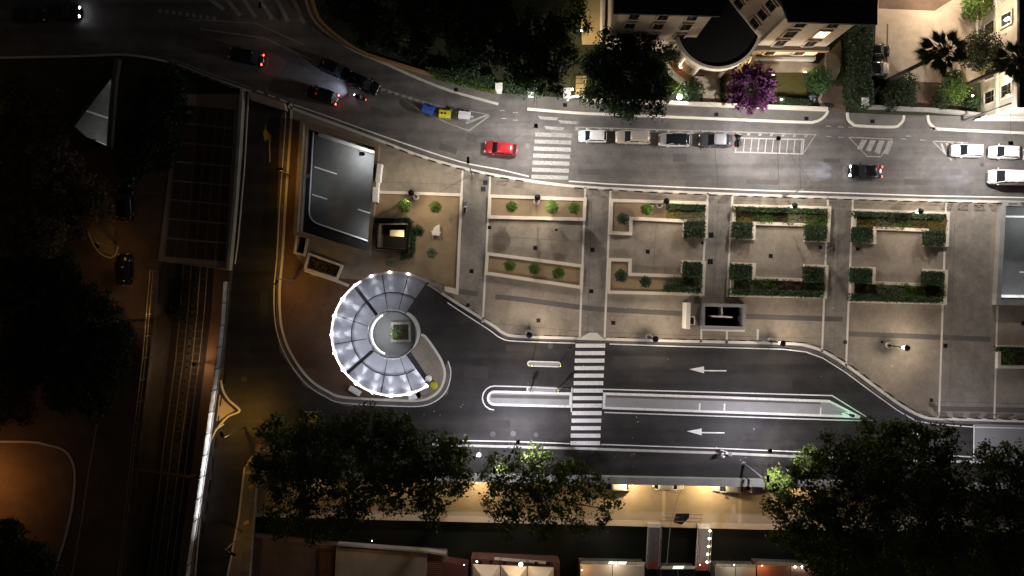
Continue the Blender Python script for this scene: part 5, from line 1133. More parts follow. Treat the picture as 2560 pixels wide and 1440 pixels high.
bollard((1705,135), 'lamp at the left foot of the portico', 60, .7, (1,.78,.45)); bollard((1850,150), 'lamp at the right foot of the portico', 50, .7, (1,.78,.45))
bollard((2522,140), 'bright forecourt lamp beside the second palm', 480, 2.6, WARM, r=.28, glow=M_GLOWC, off=(-.3,0))
def flood(px, aim, label, w, col=WARM, spot=110):
    b = P(*px); t = thing('floodlight', label, 'lamp', (b[0],b[1],.09)); MB().box((0,0,.2),(.4,.25,.3)).build('housing', M_BLACK, t); MB().box((0,.14,.25),(.34,.02,.22)).build('lens', M_GLOW, t)
    lamp_light(t, (0,.25,.5), w, col, .1, 'SPOT', spot, .7, (aim[0]-b[0], aim[1]-b[1], aim[2]-.09))
flood((1930,192), (34,30.9,6), 'floodlight on the lawn lighting the left of the villa right wing', 560); flood((2010,186), (38,30.9,7), 'floodlight on the lawn lighting the right of the villa right wing', 560)
flood((1700,175), (22,31.5,8), 'floodlight lighting the villa left wing', 300); flood((1775,60), (30,34,9), 'floodlight in the villa recess', 130)
q = P(2330,-30); t = thing('added_forecourt_lamp', 'added tall warm lamp out of view beyond the top edge of the forecourt', 'lamp', q); MB().tube([(0,0,0),(0,0,6)], .09, 8, .06).build('pole', M_STEEL, t); MB().lathe([(.1,5.85),(.35,5.95),(.35,6.05),(.1,6.15)], n=12).build('head', M_CAP, t); lamp_light(t, (0,0,5.6), 3800, (1,.82,.62), .2)  # unseen lamp added to brighten the forecourt
# south bank lamps; those above the roofs and terrace are added to brighten them
for k,(x,y,z,w,c,l) in enumerate(((1455,1425,-.3,40,(1,.5,.2),'orange lamp at the left corner of the pale pavilion'),(1905,1414,-.4,60,(1,.35,.15),'red-orange lamp on the half-hidden pavilion'),(1750,1412,-2.6,12,(1,.35,.2),'red lamp at the end of the lit footbridge'),(1540,1412,-.2,80,(1,.85,.65),'added white lamp brightening the pale pavilion roof'),(1835,1412,-.2,55,(1,.85,.65),'added white lamp brightening the grey pavilion roof'),(1160,1412,-2.6,12,(1,.8,.4),'lamp on the side of the maroon roof'),(930,1352,-.8,34,(1,.62,.3),'added dim lamp over the brown terrace'))):
    q = P(x,y,z); t = thing('bank_lamp', l, 'lamp', q); MB().ball((0,0,0), .06, 8).build('globe', M_GLOWS, t); MB().tube([(0,0,-3.9-z),(0,0,-.1)], .03, 6).build('post', M_BLACK, t); lamp_light(t, (0,0,.3), w, c, .12)
for k,x in enumerate((1988,2005,2021)):
    q = P(x,1417+k*.5,-1.0); t = thing('string_lamp', ('left','middle','right')[k]+' of three tiny white lamps below the huge right tree', 'lamp', q, group='three tiny lamps'); MB().ball((0,0,0), .12, 8).build('globe', M_GLOWC, t); MB().tube([(0,0,-2.9),(0,0,-.1)], .025, 6).build('post', M_BLACK, t)

# ================================================================== FENCES AND RAILINGS
def along(px, step, z=0.0):
    pts = PL(px, z); out = []; acc = 0.0; nxt = step/2
    for a, b in zip(pts[:-1], pts[1:]):
        L = math.hypot(b[0]-a[0], b[1]-a[1])
        while nxt <= acc+L:
            f = (nxt-acc)/L; out.append((a[0]+(b[0]-a[0])*f, a[1]+(b[1]-a[1])*f, math.atan2(b[1]-a[1], b[0]-a[0]))); nxt += step
        acc += L
    return out
proto = None
def railing(x, y, rz, label, group):
    global proto
    if proto is None:
        proto = thing('railing_panel', label, 'railing', (x,y,ZP), rz, group); w, h = 1.05, 1.0
        for s in (-1,1): MB().tube([(s*w/2,0,0),(s*w/2,0,h)], .042, 6).build('post', M_BLACK, proto)
        for zz in (h,.25): MB().tube([(-w/2,0,zz),(w/2,0,zz)], .036, 6).build('rail', M_BLACK, proto)
        MB().tube([(-w/2,0,.25),(w/2,0,h)], .03, 5).build('brace', M_BLACK, proto); MB().tube([(-w/2,0,h),(w/2,0,.25)], .03, 5).build('brace', M_BLACK, proto)
        return
    o = copy_tree(proto); o.location = (x,y,ZP); o.rotation_euler = (0,0,rz); tag(o, label, 'railing', group)
NKo = [(a, b+9) for a, b in NK]
for (x,y,a) in along([p for p in NKo if 955 <= p[0] <= 2600], 1.98):
    pxx = x*PPM+1280
    if 1322 < pxx < 1432: continue
    railing(x, y, a, 'crossed black railing panel along the upper kerb of the plaza', 'railing panels along the upper kerb')
SKi = [(a, b-9) if a > 1270 else (a+5, b-7) for a, b in SK]
for (x,y,a) in along([p for p in SKi if 2300 < p[0] < 2600], 1.98): railing(x, y, a, 'crossed black railing panel along the lower kerb at the right edge', 'railing panels at the lower right kerb')
for (x,y,a) in along([p for p in SKi if 2060 < p[0] <= 2300], 1.98): railing(x, y, a, 'crossed black railing panel on the diagonal kerb above the median tip', 'railing panels on the diagonal kerb')
for (x,y,a) in along([p for p in SKi if 1262 < p[0] <= 2060 and not 1430 < p[0] < 1520], 1.98):
    if 1430 < x*PPM+1280 < 1520: continue
    railing(x, y, a, 'crossed black railing panel along the straight bus lane kerb', 'railing panels along the bus lane')
for (x,y,a) in along([p for p in SKi if 1080 < p[0] <= 1240], 1.98): railing(x, y, a, 'crossed black railing panel on the slanting kerb beside the canopy', 'railing panels beside the canopy')
# screen barrier along the trench
br = thing('screen_barrier', 'tall pale screen barrier along the rail trench, lit white in the middle', 'barrier', P(545,960))
BAR = [(574,676),(566,800),(552,920),(538,1010),(527,1090),(505,1240),(482,1400),(462,1560)]
bp_ = loc(br, PL(BAR)); pr_ = along(BAR, 2.9)
M_SCREEN = mat('barrier_panel_grey', (.40,.40,.40), .6, .45, 1.2, 5, stain=.5, wear=.5)
for (x0,y0,a0),(x1,y1,a1) in zip(pr_[:-1], pr_[1:]):
    ribbon(MB(), [(x0-br.location.x,y0-br.location.y),(x1-br.location.x,y1-br.location.y)], .08, .5, 1.75).build('panel', M_SCREEN, br)
    ribbon(MB(), [(x0-br.location.x,y0-br.location.y),(x1-br.location.x,y1-br.location.y)], .25, .0, .49).build('base', M_CONCD, br)
for (x,y,a) in pr_: MB().tube([(x-br.location.x+.1,y-br.location.y,0),(x-br.location.x+.1,y-br.location.y,2.45)], .06, 6).build('post', M_BLACK, br)
for (x0,y0,a0),(x1,y1,a1) in list(zip(pr_[:-1], pr_[1:]))[4:12]:   # added strip lamps on the road side to light the screen, source unknown
    i = pr_.index((x0,y0,a0)); w = (1,5,20,34,38,30,19,5)[i-4]
    xm, ym = (x0+x1)/2+.75, (y0+y1)/2; t = thing('added_strip_lamp', 'added strip lamp lighting the road side of the screen barrier', 'lamp', (xm,ym,.05), a0, 'added strip lamps along the barrier')
    MB().box((0,0,.07),(1.6,.14,.14)).build('housing', M_BLACK, t)
    l = lamp_light(t, (0,-.08,.25), w, (.95,.95,1), .1, 'AREA'); l.data.shape = 'RECTANGLE'; l.data.size = 2.6; l.data.size_y = .12; l.data.spread = math.radians(110)
    l.rotation_euler = (math.radians(-118),0,0)
# rail on the bridge edge and trench fence
t = thing('bridge_parapet', 'pale parapet along the east edge of the bridge deck', 'parapet', P(596,430)); ribbon(MB(), loc(t, PL([(612,228),(604,360),(594,500),(578,676)])), .38, .1, 1.15).build('wall', M_CONC, t); ribbon(MB(), loc(t, PL([(622,232),(612,420),(596,600),(588,660)])), .12, .0, .2).build('kerb_strip', M_KERB, t)
t = thing('crosswall', 'low cream wall with graffiti at the head of the left street', 'wall', P(672,246)); MB().prism(loc(t, PL([(628,232),(716,262),(720,280),(632,252)])), .0, 1.0).build('wall', mat('pink_plaster', (.38,.28,.21), .85,.2,1.5,6,stain=.3), t)
t = thing('trench_fence', 'thin fence with yellow-lit rails along the west rim of the trench', 'fence', P(362,1000)); fl = along(TR_L, 2.9)
for (x,y,a) in fl: MB().tube([(x-t.location.x-.2,y-t.location.y,0),(x-t.location.x-.2,y-t.location.y,1.5)], .05, 6).build('post', M_STEEL, t)
for zz in (.7,1.45): MB().tube([(x-t.location.x-.2,y-t.location.y,zz) for x,y,a in fl], .035, 6).build('rail', mat('yellow_lit_rail', (.5,.36,.14), .35, .1, metal=.8), t)  # yellow lamplight put into the rail colour
t = thing('bridge_handrail', 'thin handrail across the end of the bridge deck above the trench', 'railing', P(480,660)); rr_ = loc(t, PL([(396,650),(574,673)]))
MB().tube([(rr_[0][0],rr_[0][1],1.1),(rr_[1][0],rr_[1][1],1.1)], .05, 6).build('rail', M_STEEL, t)
for k in range(8): f = k/7; q = (rr_[0][0]*(1-f)+rr_[1][0]*f, rr_[0][1]*(1-f)+rr_[1][1]*f); MB().tube([(*q,.1),(*q,1.1)], .03, 6).build('post', M_STEEL, t)
t = thing('pipe_bridge', 'rusty pipe arching over the rail trench', 'pipe', P(412,1185)); pp_ = [lp(t, P(330,1172,.2)), lp(t, P(345,1175,.6)), lp(t, P(420,1184,.6)), lp(t, P(470,1192,.6)), lp(t, P(508,1186,.2))]
MB().tube(pp_, .2, 8).build('pipe', mat('rust', (.16,.085,.05), .8, .3, 2, 8), t)
t = thing('baluster_parapet', 'dim stone balustrade along the north-west street', 'balustrade', P(520,200)); bl_ = smooth_line([(428,160),(520,196),(606,228)],4)
for (x,y,a) in along(bl_, 1.35): MB().lathe([(.12,.1),(.16,.5),(.09,.8),(.14,1.0)], (x-t.location.x,y-t.location.y,0), 8).build('baluster', M_STEEL, t)
ribbon(MB(), loc(t, PL(bl_)), .2, 1.0, 1.1).build('coping', M_CONCD, t)

# ================================================================== VEHICLES
M_TYRE = mat('tyre', (.015,.015,.015), .9, 0); M_RED = mat('tail_lens', (.35,.01,.01), .3, 0); M_REDON = mat('tail_lens_lit', (.6,.02,.01), emit=(1,.05,.03), estr=7, var=0); M_HL = mat('head_lens', (.7,.7,.72), .15, 0, spec=.6); M_HLON = mat('head_lens_lit', (1,1,1), emit=(.9,.95,1), estr=30, var=0)
def carpaint(n, c, r=.28): return mat('paint_'+n, c, r, .04, 2, 8, spec=.5, metal=.15)
def car(label, px, rz, L, Wd, Ht, paint, z=0.0, lights=False, beam=0, roof=None, kind='hatch', group=None, tail=None):
    b = P(px[0],px[1],z+.8); b = (b[0],b[1],z); t = thing('car', label, 'car', b, rz, group)
    hw = Wd/2; belt = Ht*.62
    st = [(-.50,.72,.42),(-.485,.86,.52),(-.44,.95,.58),(-.30,1.0,.62),(.0,1.0,.63),(.20,1.0,.62),(.36,.97,.56),(.45,.90,.50),(.485,.80,.44),(.50,.66,.36)]
    if kind == 'van': st = [(-.50,.86,.60),(-.48,.96,.62),(-.40,1,.63),(0,1,.64),(.30,1,.63),(.42,.96,.56),(.48,.88,.48),(.50,.74,.38)]
    ring = lambda f: [(f[0]*L, hw*f[1]*a, zz) for a, zz in ((-.90,.20),(-1,.34),(-1,Ht*f[2]*.72),(-.93,Ht*f[2]*.94),(-.80,Ht*f[2]),(-.3,Ht*f[2]+.03),(.3,Ht*f[2]+.03),(.80,Ht*f[2]),(.93,Ht*f[2]*.94),(1,Ht*f[2]*.72),(1,.34),(.90,.20))]
    m = MB(); n = 12; vs = [q for f in st for q in ring(f)]
    m.add(vs, [(i*n+k,(i+1)*n+k,(i+1)*n+(k+1) % n,i*n+(k+1) % n) for i in range(len(st)-1) for k in range(n)]+[tuple(range(n)), tuple((len(st)-1)*n+k for k in range(n))[::-1]]); m.build('body', paint, t, True)
    xr0, xr1, xf1, xf0 = {'hatch':(-.47,-.36,.10,.27),'estate':(-.485,-.42,.08,.25),'sedan':(-.38,-.24,.08,.25),'van':(-.49,-.46,.22,.36)}[kind]
    bz = Ht*.60; rz_ = Ht-.03; bw = hw*.90; rw_ = hw*.74
    g = MB(); base = [(xr0*L,-bw*.94,bz),(xf0*L,-bw*.93,bz),(xf0*L,bw*.93,bz),(xr0*L,bw*.94,bz)]; top = [(xr1*L,-rw_,rz_),(xf1*L,-rw_,rz_),(xf1*L,rw_,rz_),(xr1*L,rw_,rz_)]
    g.add(base+top, [(0,1,5,4),(1,2,6,5),(2,3,7,6),(3,0,4,7),(4,5,6,7)]); g.build('windows', M_GLASSD, t)
    r = MB(); tp = [(xr1*L-.06,-rw_-.02),(xr1*L+.1,-rw_-.05),(xf1*L-.12,-rw_-.05),(xf1*L+.05,-rw_*.9),(xf1*L+.09,0),(xf1*L+.05,rw_*.9),(xf1*L-.12,rw_+.05),(xr1*L+.1,rw_+.05),(xr1*L-.06,rw_+.02),(xr1*L-.09,0)]
    cx = (xr1+xf1)/2*L
    vs = [(x,y,rz_-.02) for x,y in tp]+[(cx+(x-cx)*.96,y*.92,rz_+.04) for x,y in tp]+[(cx+(x-cx)*.6,y*.5,rz_+.07) for x,y in tp]; k_ = len(tp)
    r.add(vs, [(i*k_+j, i*k_+(j+1) % k_, (i+1)*k_+(j+1) % k_, (i+1)*k_+j) for i in range(2) for j in range(k_)]+[tuple(2*k_+j for j in range(k_))]); r.build('roof', roof or paint, t, True)
    for s in (-1,1):     # pillars and mirrors
        xm = (xr1+xf1)/2*L
        for (xa,xb) in ((xf0*L,xf1*L),(xr0*L,xr1*L),(xm,xm)): MB().tube([(xa,s*bw*.94,bz-.02),(xb,s*(rw_+.01),rz_)], .05, 5).build('pillar', paint, t)
        MB().ball((xf0*L-.18,s*(hw+.09),bz+.04), .11, 8, .7).build('mirror', paint, t)
        MB().box((.475*L,s*hw*.60,Ht*.42),(.16,hw*.36,.13),s*-.35).build('headlight', M_HLON if lights else M_HL, t)
        MB().box((-.49*L,s*hw*.70,Ht*.47),(.10,hw*.26,.18),s*.2).build('taillight', M_REDON if (tail if tail is not None else lights) else M_RED, t)
        for xw in (-.30,.30):
            w = MB(); w.tube([(xw*L,s*(hw-.2),.31),(xw*L,s*(hw+.01),.31)], .31, 14); wo = w.build('wheel', M_TYRE, t); MB().tube([(xw*L,s*(hw+.0),.31),(xw*L,s*(hw+.03),.31)], .19, 10).build('rim', M_STEEL, wo)
        if beam: lamp_light(t, (.5*L+.12,s*hw*.6,.62), beam, (.66,.80,1), .05, 'SPOT', 36, 1.0, (.5*L+22,s*hw*.6,.0), 'headlamp_beam')
    MB().box((-.502*L,0,.45),(.02,.5,.12)).build('number_plate', M_PAINT, t); MB().box((.50*L,0,.4),(.03,hw*1.1,.16)).build('grille', M_BLACK, t); return t
PI = math.pi
wht = carpaint('white', (.72,.72,.71)); bei = carpaint('champagne', (.42,.37,.31)); sil = carpaint('silver', (.5,.49,.48)); drk = carpaint('graphite', (.05,.05,.055)); blk = carpaint('black', (.008,.008,.01), .2); redp = carpaint('red', (.33,.02,.026)); van_ = carpaint('vanwhite', (.75,.74,.70)); gry = carpaint('grey', (.28,.28,.29))
car('small white hatchback, leftmost in the row parked below the villa', (1482,340), PI-.02, 3.75, 1.62, 1.5, wht)
car('champagne estate car parked second in the row below the villa', (1583,342), PI-.02, 4.65, 1.8, 1.5, bei, kind='estate')
car('silver car with black glass roof, third in the row below the villa', (1686,349), PI-.02, 4.15, 1.78, 1.5, sil, roof=M_GLASSD)
car('dark car with grey roof, rightmost in the row below the villa', (1790,350), PI-.02, 4.5, 1.8, 1.55, drk, roof=gry, kind='sedan')
car('white car parked by the worn triangle at right', (2420,376), PI-.025, 4.2, 1.75, 1.5, wht); car('white car with clutter behind its windscreen, parked near the right edge', (2512,380), PI-.025, 4.0, 1.75, 1.5, wht); car('white car cut by the right edge', (2602,385), PI-.025, 4.1, 1.75, 1.5, wht)
car('red car driving towards the worn crossing', (1252,371), PI-.10-PI*0, 4.3, 1.75, 1.48, redp, kind='hatch')
car('black car with white headlights on, driving left on the upper road', (2166,428), PI-.03, 4.3, 1.78, 1.48, blk, lights=True, beam=1300, kind='sedan')
car('white taxi van with headlights on at the right edge', (2520,443), PI-.03, 5.0, 1.95, 2.0, van_, lights=True, beam=900, kind='van')
car('black car showing red tail lights, driving away at upper left', (614,140), PI-.22, 4.6, 1.8, 1.5, blk, lights=False, tail=True, kind='sedan')
car('black car just behind the scooter near the wall', (805,236), PI-.33, 4.3, 1.78, 1.5, blk, tail=True)
car('black parked car on the curve, upper of two', (836,172), -.42, 4.3, 1.8, 1.5, blk); car('black parked car on the curve, lower of two', (908,208), -.42, 4.4, 1.8, 1.5, blk, kind='sedan')
car('black car with one bright headlight at the top left corner', (155,28), -.02, 4.6, 1.8, 1.5, blk, lights=True, beam=5, tail=False); car('black car nosing in at the top left edge', (68,36), -.02, 4.4, 1.8, 1.5, blk)
car('black car on the west street, nearest the triangular opening', (318,420), PI/2+.03, 4.4, 1.8, 1.5, blk); car('long black car in the middle of the west street', (310,508), PI/2+.03, 4.7, 1.85, 1.5, blk, kind='estate'); car('black car on the west street beside the trench', (307,674), PI/2+.02, 4.2, 1.8, 1.5, blk)
car('black car half under the tall hedge, upper of two', (2190,126), .0, 3.9, 1.7, 1.5, blk); car('black and white car half under the tall hedge, lower of two', (2188,171), .0, 3.9, 1.7, 1.5, wht, roof=M_GLASSD)
for k,(x,y,p_,l) in enumerate(((1535,1210,bei,'beige car half hidden behind the parapet, beside the ragged tree'),(1672,1209,wht,'white car half hidden behind the parapet'),(1820,1215,gry,'grey car half hidden behind the parapet at the mast gap'),(1904,1217,drk,'dark car half hidden by parapet and tree'))): car(l, (x,y), (0 if k % 2 else PI)-.018, 4.3, 1.78, 1.5, p_, ZL)
def scooter(label, px, rz, paint, lit=False, beam=0):
    b = P(*px, .5); t = thing('scooter', label, 'scooter', (b[0],b[1],0), rz)
    for x in (-.58,.62): 
        w = MB(); w.tube([(x,-.06,.24),(x,.06,.24)], .24, 14); w.build('wheel', M_TYRE, t)
    m = MB(); vs = []; st = [(-.85,.08,.55,.72),(-.6,.2,.35,.80),(-.2,.2,.25,.76),(.1,.17,.2,.36),(.35,.17,.22,.45),(.55,.2,.3,.95),(.66,.1,.5,1.0)]
    vs = [(x,s*h,z) for x,h,z0,z1 in st for s,z in ((-1,z0),(1,z0),(1,z1),(-1,z1))]
    m.add(vs, [(i*4+k,i*4+(k+1) % 4,(i+1)*4+(k+1) % 4,(i+1)*4+k) for i in range(6) for k in range(4)]+[(3,2,1,0),(24,25,26,27)]); m.build('body', paint, t)
    MB().prism([(-.85,-.12),(-.15,-.16),(-.1,0),(-.15,.16),(-.85,.12)], .76, .86).build('seat', M_BLACK, t); MB().tube([(.52,-.34,1.06),(.62,0,1.02),(.52,.34,1.06)], .025, 6).build('handlebar', M_BLACK, t)
    MB().box((.70,0,.85),(.06,.18,.14)).build('headlight', M_HLON if lit else M_HL, t); MB().box((-.87,0,.66),(.04,.14,.08)).build('taillight', M_REDON if lit else M_RED, t)
    for s in (-1,1): MB().tube([(.5,s*.26,1.06),(.5,s*.34,1.22)], .014, 5).build('mirror_arm', M_BLACK, t)
    if beam: lamp_light(t, (.85,0,.95), beam, (.62,.72,1), .04, 'SPOT', 80, 1.0, (24,0,.2), 'headlamp_beam')
    return t
scooter('scooter ridden with a bright headlight beside the black parked cars', (900,244), PI-.38, blk, True, 900)
scooter('dark motor scooter at the end of the parked row', (1848,351), PI/2, blk); scooter('grey scooter parked beside the tan garden border', (1163,517), PI/2-.08, gry); scooter('pale scooter at the kerb by the standing person', (1814,1132), -.35, wht)

# ================================================================== PEOPLE
def person(label, base, rz, pose, cloth, legs, hair, skin=(.45,.28,.2), z=0.0):
    t = thing('person', label, 'person', (base[0],base[1],z), rz); J, E, Rr = [], [], []
    def j(p, r, par=None):
        J.append(p); Rr.append(r)
        if par is not None: E.append((par, len(J)-1))
        return len(J)-1
    sit = pose == 'ride'; hz = .90 if not sit else .88
    pel = j((0,0,hz),.15); w = j((.02 if not sit else .03,0,hz+.2),.14,pel); ch = j((.03 if not sit else .1,0,hz+.42),.165,w); nk = j((.03 if not sit else .13,0,hz+.58),.06,ch); hd = j((.06 if not sit else .16,0,hz+.70),.095,nk); tp = j((.05 if not sit else .15,0,hz+.82),.085,hd)
    for s in (-1,1):
        hp = j((0,s*.1,hz-.05),.10,pel)
        if sit: kn = j((.42,s*.17,hz-.12),.07,hp); an = j((.36,s*.16,.42),.05,kn); j((.52,s*.16,.38),.04,an)
        else: kn = j((.05*s,s*.11,.48),.07,hp); an = j((-.04*s,s*.11,.08),.045,kn); j((-.04*s+.16,s*.13,.04),.04,an)
        sh = j(((.1 if sit else .02),s*.19,hz+.5),.065,ch)
        if sit: el = j((.32,s*.30,hz+.28),.05,sh); wr = j((.52,s*.30,1.08),.035,el); hn = j((.60,s*.30,1.06),.035,wr)
        else: el = j((.08,s*.26,hz+.22),.048,sh); wr = j((.26,s*.26,hz+.10),.034,el); hn = j((.34,s*.25,hz+.08),.035,wr)
        hx = J[hn]
        for k in range(4):
            f1 = j((hx[0]+.05,hx[1]+(k-1.5)*.02,hx[2]-.01),.010,hn); j((hx[0]+.085-.006*abs(k-1.5),hx[1]+(k-1.5)*.02,hx[2]-.035),.009,f1)
        th = j((hx[0]-.0,hx[1]-s*.04,hx[2]-.01),.011,hn); j((hx[0]+.035,hx[1]-s*.05,hx[2]-.02),.009,th)
    me = bpy.data.meshes.new('body'); me.from_pydata(J, E, []); o = bpy.data.objects.new('body', me); link(o, t)
    md = o.modifiers.new('skin','SKIN'); 
    for i, r in enumerate(Rr): o.data.skin_vertices[0].data[i].radius = (r, r)
    o.data.skin_vertices[0].data[0].use_root = True
    sd = o.modifiers.new('sub','SUBSURF'); sd.levels = 1; sd.render_levels = 1
    mm = bpy.data.materials.new('figure_'+label[:12]); mm.use_nodes = True; nt = mm.node_tree; tcn = nt.nodes.new('ShaderNodeTexCoord'); sp = nt.nodes.new('ShaderNodeSeparateXYZ'); cr = nt.nodes.new('ShaderNodeValToRGB'); mr = nt.nodes.new('ShaderNodeMapRange')
    nt.links.new(tcn.outputs['Object'], sp.inputs[0]); nt.links.new(sp.outputs['Z'], mr.inputs[0]); mr.inputs[2].default_value = 1.85; nt.links.new(mr.outputs[0], cr.inputs[0]); nt.links.new(cr.outputs[0], nt.nodes['Principled BSDF'].inputs['Base Color'])
    cr.color_ramp.interpolation = 'CONSTANT'; e = cr.color_ramp.elements; e[0].color = (.02,.02,.02,1); e[1].position = .05; e[1].color = (*legs,1)
    a = e.new((hz+.04)/1.85); a.color = (*cloth,1); a = e.new((hz+.54)/1.85); a.color = (*skin,1); me.materials.append(mm)
    c = J[tp]; h = MB(); h.ball((c[0]-.02,c[1],c[2]-.02), .125, 12, .9); h.build('hair' if pose != 'ride' else 'helmet', mat('hair_'+hair[0], hair[1], .6, 0), t, True)
    fx = J[hd]; f = MB(); f.ball((fx[0]+.10,fx[1],fx[2]-.0), .022, 6); f.build('nose', mat('skin', skin, .6, 0), t)
    for s in (-1,1): MB().ball((fx[0]+.085,fx[1]+s*.035,fx[2]+.03), .012, 6).build('eye', M_BLACK, t); MB().ball((fx[0],fx[1]+s*.10,fx[2]), .022, 6).build('ear', mat('skin', skin), t)
    return t
b = P(1803,1138,.9); person('person in white standing at the footway kerb beside a pale scooter', (b[0],b[1]), .3, 'stand', (.8,.8,.8), (.10,.09,.09), ('white',(.75,.74,.72)), z=.12)
b = P(899,243,1.0); person('person in dark clothes riding the scooter with the bright headlight', (b[0]+.3*math.cos(-.38),b[1]+.3*math.sin(-.38)), PI-.38, 'ride', (.05,.05,.07), (.03,.03,.04), ('dark',(.03,.03,.035)))

# ================================================================== SMALL THINGS
def container(label, px, rz, m, holes):
    b = P(*px); t = thing('recycling_container', label, 'waste container', b, rz)
    MB().prism([(-.75,-.55),(.75,-.55),(.75,.55),(-.75,.55)], .12, 1.05).build('body', m, t)
    vs = [(-.78,-.6,1.05),(.78,-.6,1.05),(.78,.6,1.05),(-.78,.6,1.05),(-.74,-.25,1.42),(.74,-.25,1.42),(.74,.3,1.5),(-.74,.3,1.5)]
    MB().add(vs, [(0,1,5,4),(1,2,6,5),(2,3,7,6),(3,0,4,7),(4,5,6,7)]).build('lid', m, t)
    for (x,y) in holes: MB().lathe([(.13,1.50),(.13,1.54)], (x,y,-.02 if y > -.2 else -.12), 10).build('hole', M_BLACK, t)
    for x in (-.6,.6):
        for y in (-.45,.45): MB().tube([(x-.04,y,.09),(x+.04,y,.09)], .09, 8).build('wheel', M_TYRE, t)
    MB().box((0,-.62,.95),(1.5,.06,.08)).build('handle_bar', M_STEEL, t)
container('blue recycling container, leftmost of three at the kerb', (1073,277), -.30, mat('blue_plastic', (.025,.07,.33), .5, .08), [(.1,.3)])
container('yellow recycling container with four round holes', (1114,288), -.10, mat('yellow_plastic', (.42,.40,.03), .5, .15), [(-.35,-.1),(.1,-.1),(-.2,.42),(.45,.42)])
container('pale grey recycling container, rightmost of three at the kerb', (1162,291), -.10, mat('grey_plastic', (.45,.45,.48), .5, .06), [(-.2,.42),(.35,.42)])
def bin_(label, px, m, h, w=.7, rz=.5):
    t = thing('street_bin', label, 'bin', P(*px, ZP), rz); MB().lathe([(w*.42,0),(w*.5,h*.2),(w*.52,h),(w*.4,h+.05)], n=8).build('body', m, t); MB().lathe([(w*.56,h+.05),(w*.5,h+.16),(w*.2,h+.22)], n=8).build('lid', m, t)
bin_('yellow-green bin by the south-east end of the canopy', (1086,962), mat('yellow_plastic', (.58,.55,.03)), .9, .95); bin_('white box-like bin next to the yellow-green bin', (1073,945), M_PAINT, .8, .8)
def bench(label, px, rz, m):
    t = thing('box_bench', label, 'bench', P(*px, ZP), rz); MB().box((0,0,.42),(1.7,.7,.14)).build('seat', m, t); 
    for x in (-.6,.6): MB().box((x,0,.175),(.2,.6,.35)).build('leg', M_CONC, t)
bench('yellow-lit block bench below the canopy', (889,976), -.52, M_PAINT); bench('white block bench below the canopy', (1038,990), .3, M_PAINT); bench('grey low bench beside the white one', (1057,982), .5, M_CONC)
for t0, y0 in ((i1,910),(i2,974)):
    for k,x in enumerate((1329,1398) if t0 is i1 else (1327,1392)):
        q = P(x, y0+(1 if k else 0), .15); t = thing('marker_post', ('left' if k == 0 else 'right')+' marker post on the pill island '+('alone in the bus lane' if t0 is i1 else 'touching the median'), 'post', q)
        MB().tube([(0,0,0),(0,0,2.2)], .07, 8).build('post', M_STEEL, t); MB().box((0,0,1.9),(.42,.08,.7)).build('sign_plate', M_BLACK, t); MB().ball((0,0,2.28), .08, 8).build('beacon', mat('amber_beacon', (.8,.7,.1), emit=(.9,.8,.1), estr=1.5, var=0), t)
for x in (1396,1394):
    pass
t = thing('traffic_signal', 'traffic signal glowing green at the pointed tip of the long median', 'traffic light', P(2106,1030,.15)); MB().tube([(0,0,0),(0,0,2.6)], .06, 8).build('post', M_STEEL, t); MB().box((.0,0,2.6),(.3,.3,.9)).build('housing', M_BLACK, t)
for k,zz in enumerate((2.9,2.6,2.3)): MB().ball((.15,0,zz), .1, 8).build('lens', mat('green_lens', (.1,.9,.5), emit=(.1,1,.5), estr=9, var=0) if k == 2 else M_BLACK, t)
lamp_light(t, (.6,0,1.4), 26, (.25,1,.55), .08)
t = thing('round_sign', 'black round traffic sign on a pole at the lower right kerb', 'sign', P(2350,1044,ZP)); MB().tube([(0,0,0),(0,0,2.7)], .05, 8).build('pole', M_STEEL, t); MB().tube([(0,-.03,2.5),(0,.03,2.5)], .32, 14).build('disc', M_BLACK, t)
t = thing('promenade_frame', 'rusty frame with a dark sheet as its shadow on the promenade', 'frame', P(1700,1294,ZL))
fx_ = lambda x, y, z: lp(t, P(x,y,z+ZL))[:2]+(z,)
for a, b in (((1660,1284),(1757,1287)),((1650,1302),(1752,1305)),((1656,1292),(1756,1296))): MB().tube([fx_(*a,.9), fx_(*b,.9)], .05, 6).build('bar', mat('rust', (.16,.085,.05)), t)
for x,y in ((1660,1284),(1757,1287),(1650,1302),(1752,1305),(1690,1285),(1722,1286)): MB().tube([fx_(x,y,.0), fx_(x,y,.92)], .04, 6).build('leg', mat('rust', (.16,.085,.05)), t)
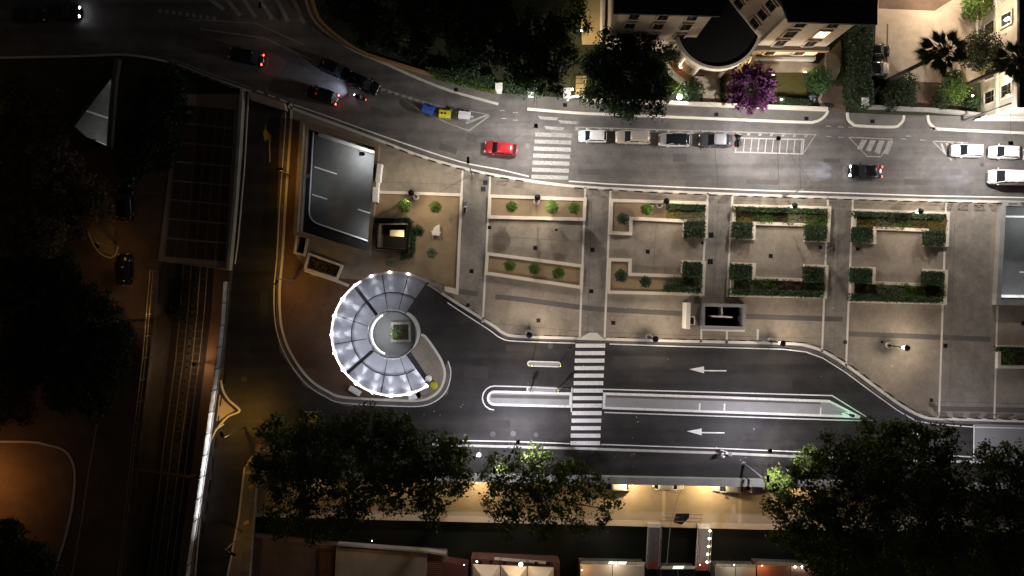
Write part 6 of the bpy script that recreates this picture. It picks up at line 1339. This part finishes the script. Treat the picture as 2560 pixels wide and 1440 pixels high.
q0 = [fx_(*p, z_) for p, z_ in (((1690,1284),.95),((1724,1284),1.25),((1722,1296),1.1),((1704,1312),.7),((1684,1306),.9))]; MB().add(q0+[(a,b_,c-.08) for a,b_,c in q0], [(4,3,2,1,0),(5,6,7,8,9)]+[(i,(i+1) % 5,5+(i+1) % 5,5+i) for i in range(5)]).build('shadow_sheet', M_TERR, t)  # dark sheet standing in for the shade at the frame
t = thing('slack_cable', 'thin cable sagging from the parapet to the south bank', 'cable', P(1708,1211,-.2)); MB().tube([lp(t, P(1708,1211,-.2))[:2]+(0,), lp(t, P(1690,1250,-2.0))[:2]+(-1.5,), lp(t, P(1676,1310,-2.4))[:2]+(-2.1,), lp(t, P(1667,1410,-2.6))[:2]+(-2.4,)], .045, 5).build('cable', M_CONC, t)
t = thing('added_platform_lamp', 'added dim lamp down in the rail trench', 'lamp', P(508,905,-4.5)); MB().tube([(0,0,0),(0,0,2.6)], .05, 6).build('post', M_STEEL, t); MB().ball((0,0,2.7), .08, 8).build('globe', mat('sodium_lens', (1,.6,.2)), t); MB().lathe([(.3,2.80),(.3,2.84)], n=10).build('shade', M_BLACK, t); lamp_light(t, (-.2,0,2.5), 130, (1,.58,.3), .1)  # lamp added to brighten the trench floor and rails
for k,(x,y) in enumerate(((1198,1124),)):
    t = thing('footway_lamp', 'white globe lamp at the edge of the large left tree', 'lamp', P(x+2,y-2,.12)); MB().tube([(0,0,0),(0,0,3.2)], .06, 8).build('pole', M_STEEL, t); MB().ball((0,0,3.4), .3, 10).build('globe', mat('frosted_globe', (.8,.8,.8), .4, 0, emit=(1,1,1), estr=.6), t); lamp_light(t, (-.45,-.1,3.3), 170, (.95,.97,1), .15)

lt = MB(); lr_ = random.Random(5)
for k in range(46):      # leaves and paper scraps blown over the bus lane and plaza
    x, y = lr_.choice(((lr_.uniform(1150,2250), lr_.uniform(870,960)),(lr_.uniform(1520,2080),lr_.uniform(1042,1180)),(lr_.uniform(640,1200),lr_.uniform(1010,1060)),(lr_.uniform(1220,2350),lr_.uniform(770,840))))
    q = P(x, y); a = lr_.uniform(0, 6.3); s_ = lr_.uniform(.05,.10); lt.box((q[0],q[1],.135),(s_*1.5,s_,.008),a)
tag(lt.build('litter', mat('scrap_paper', (.55,.5,.42), .9, .2)), 'scattered pale litter and leaves on plaza and bus lane', 'litter', kind='stuff')
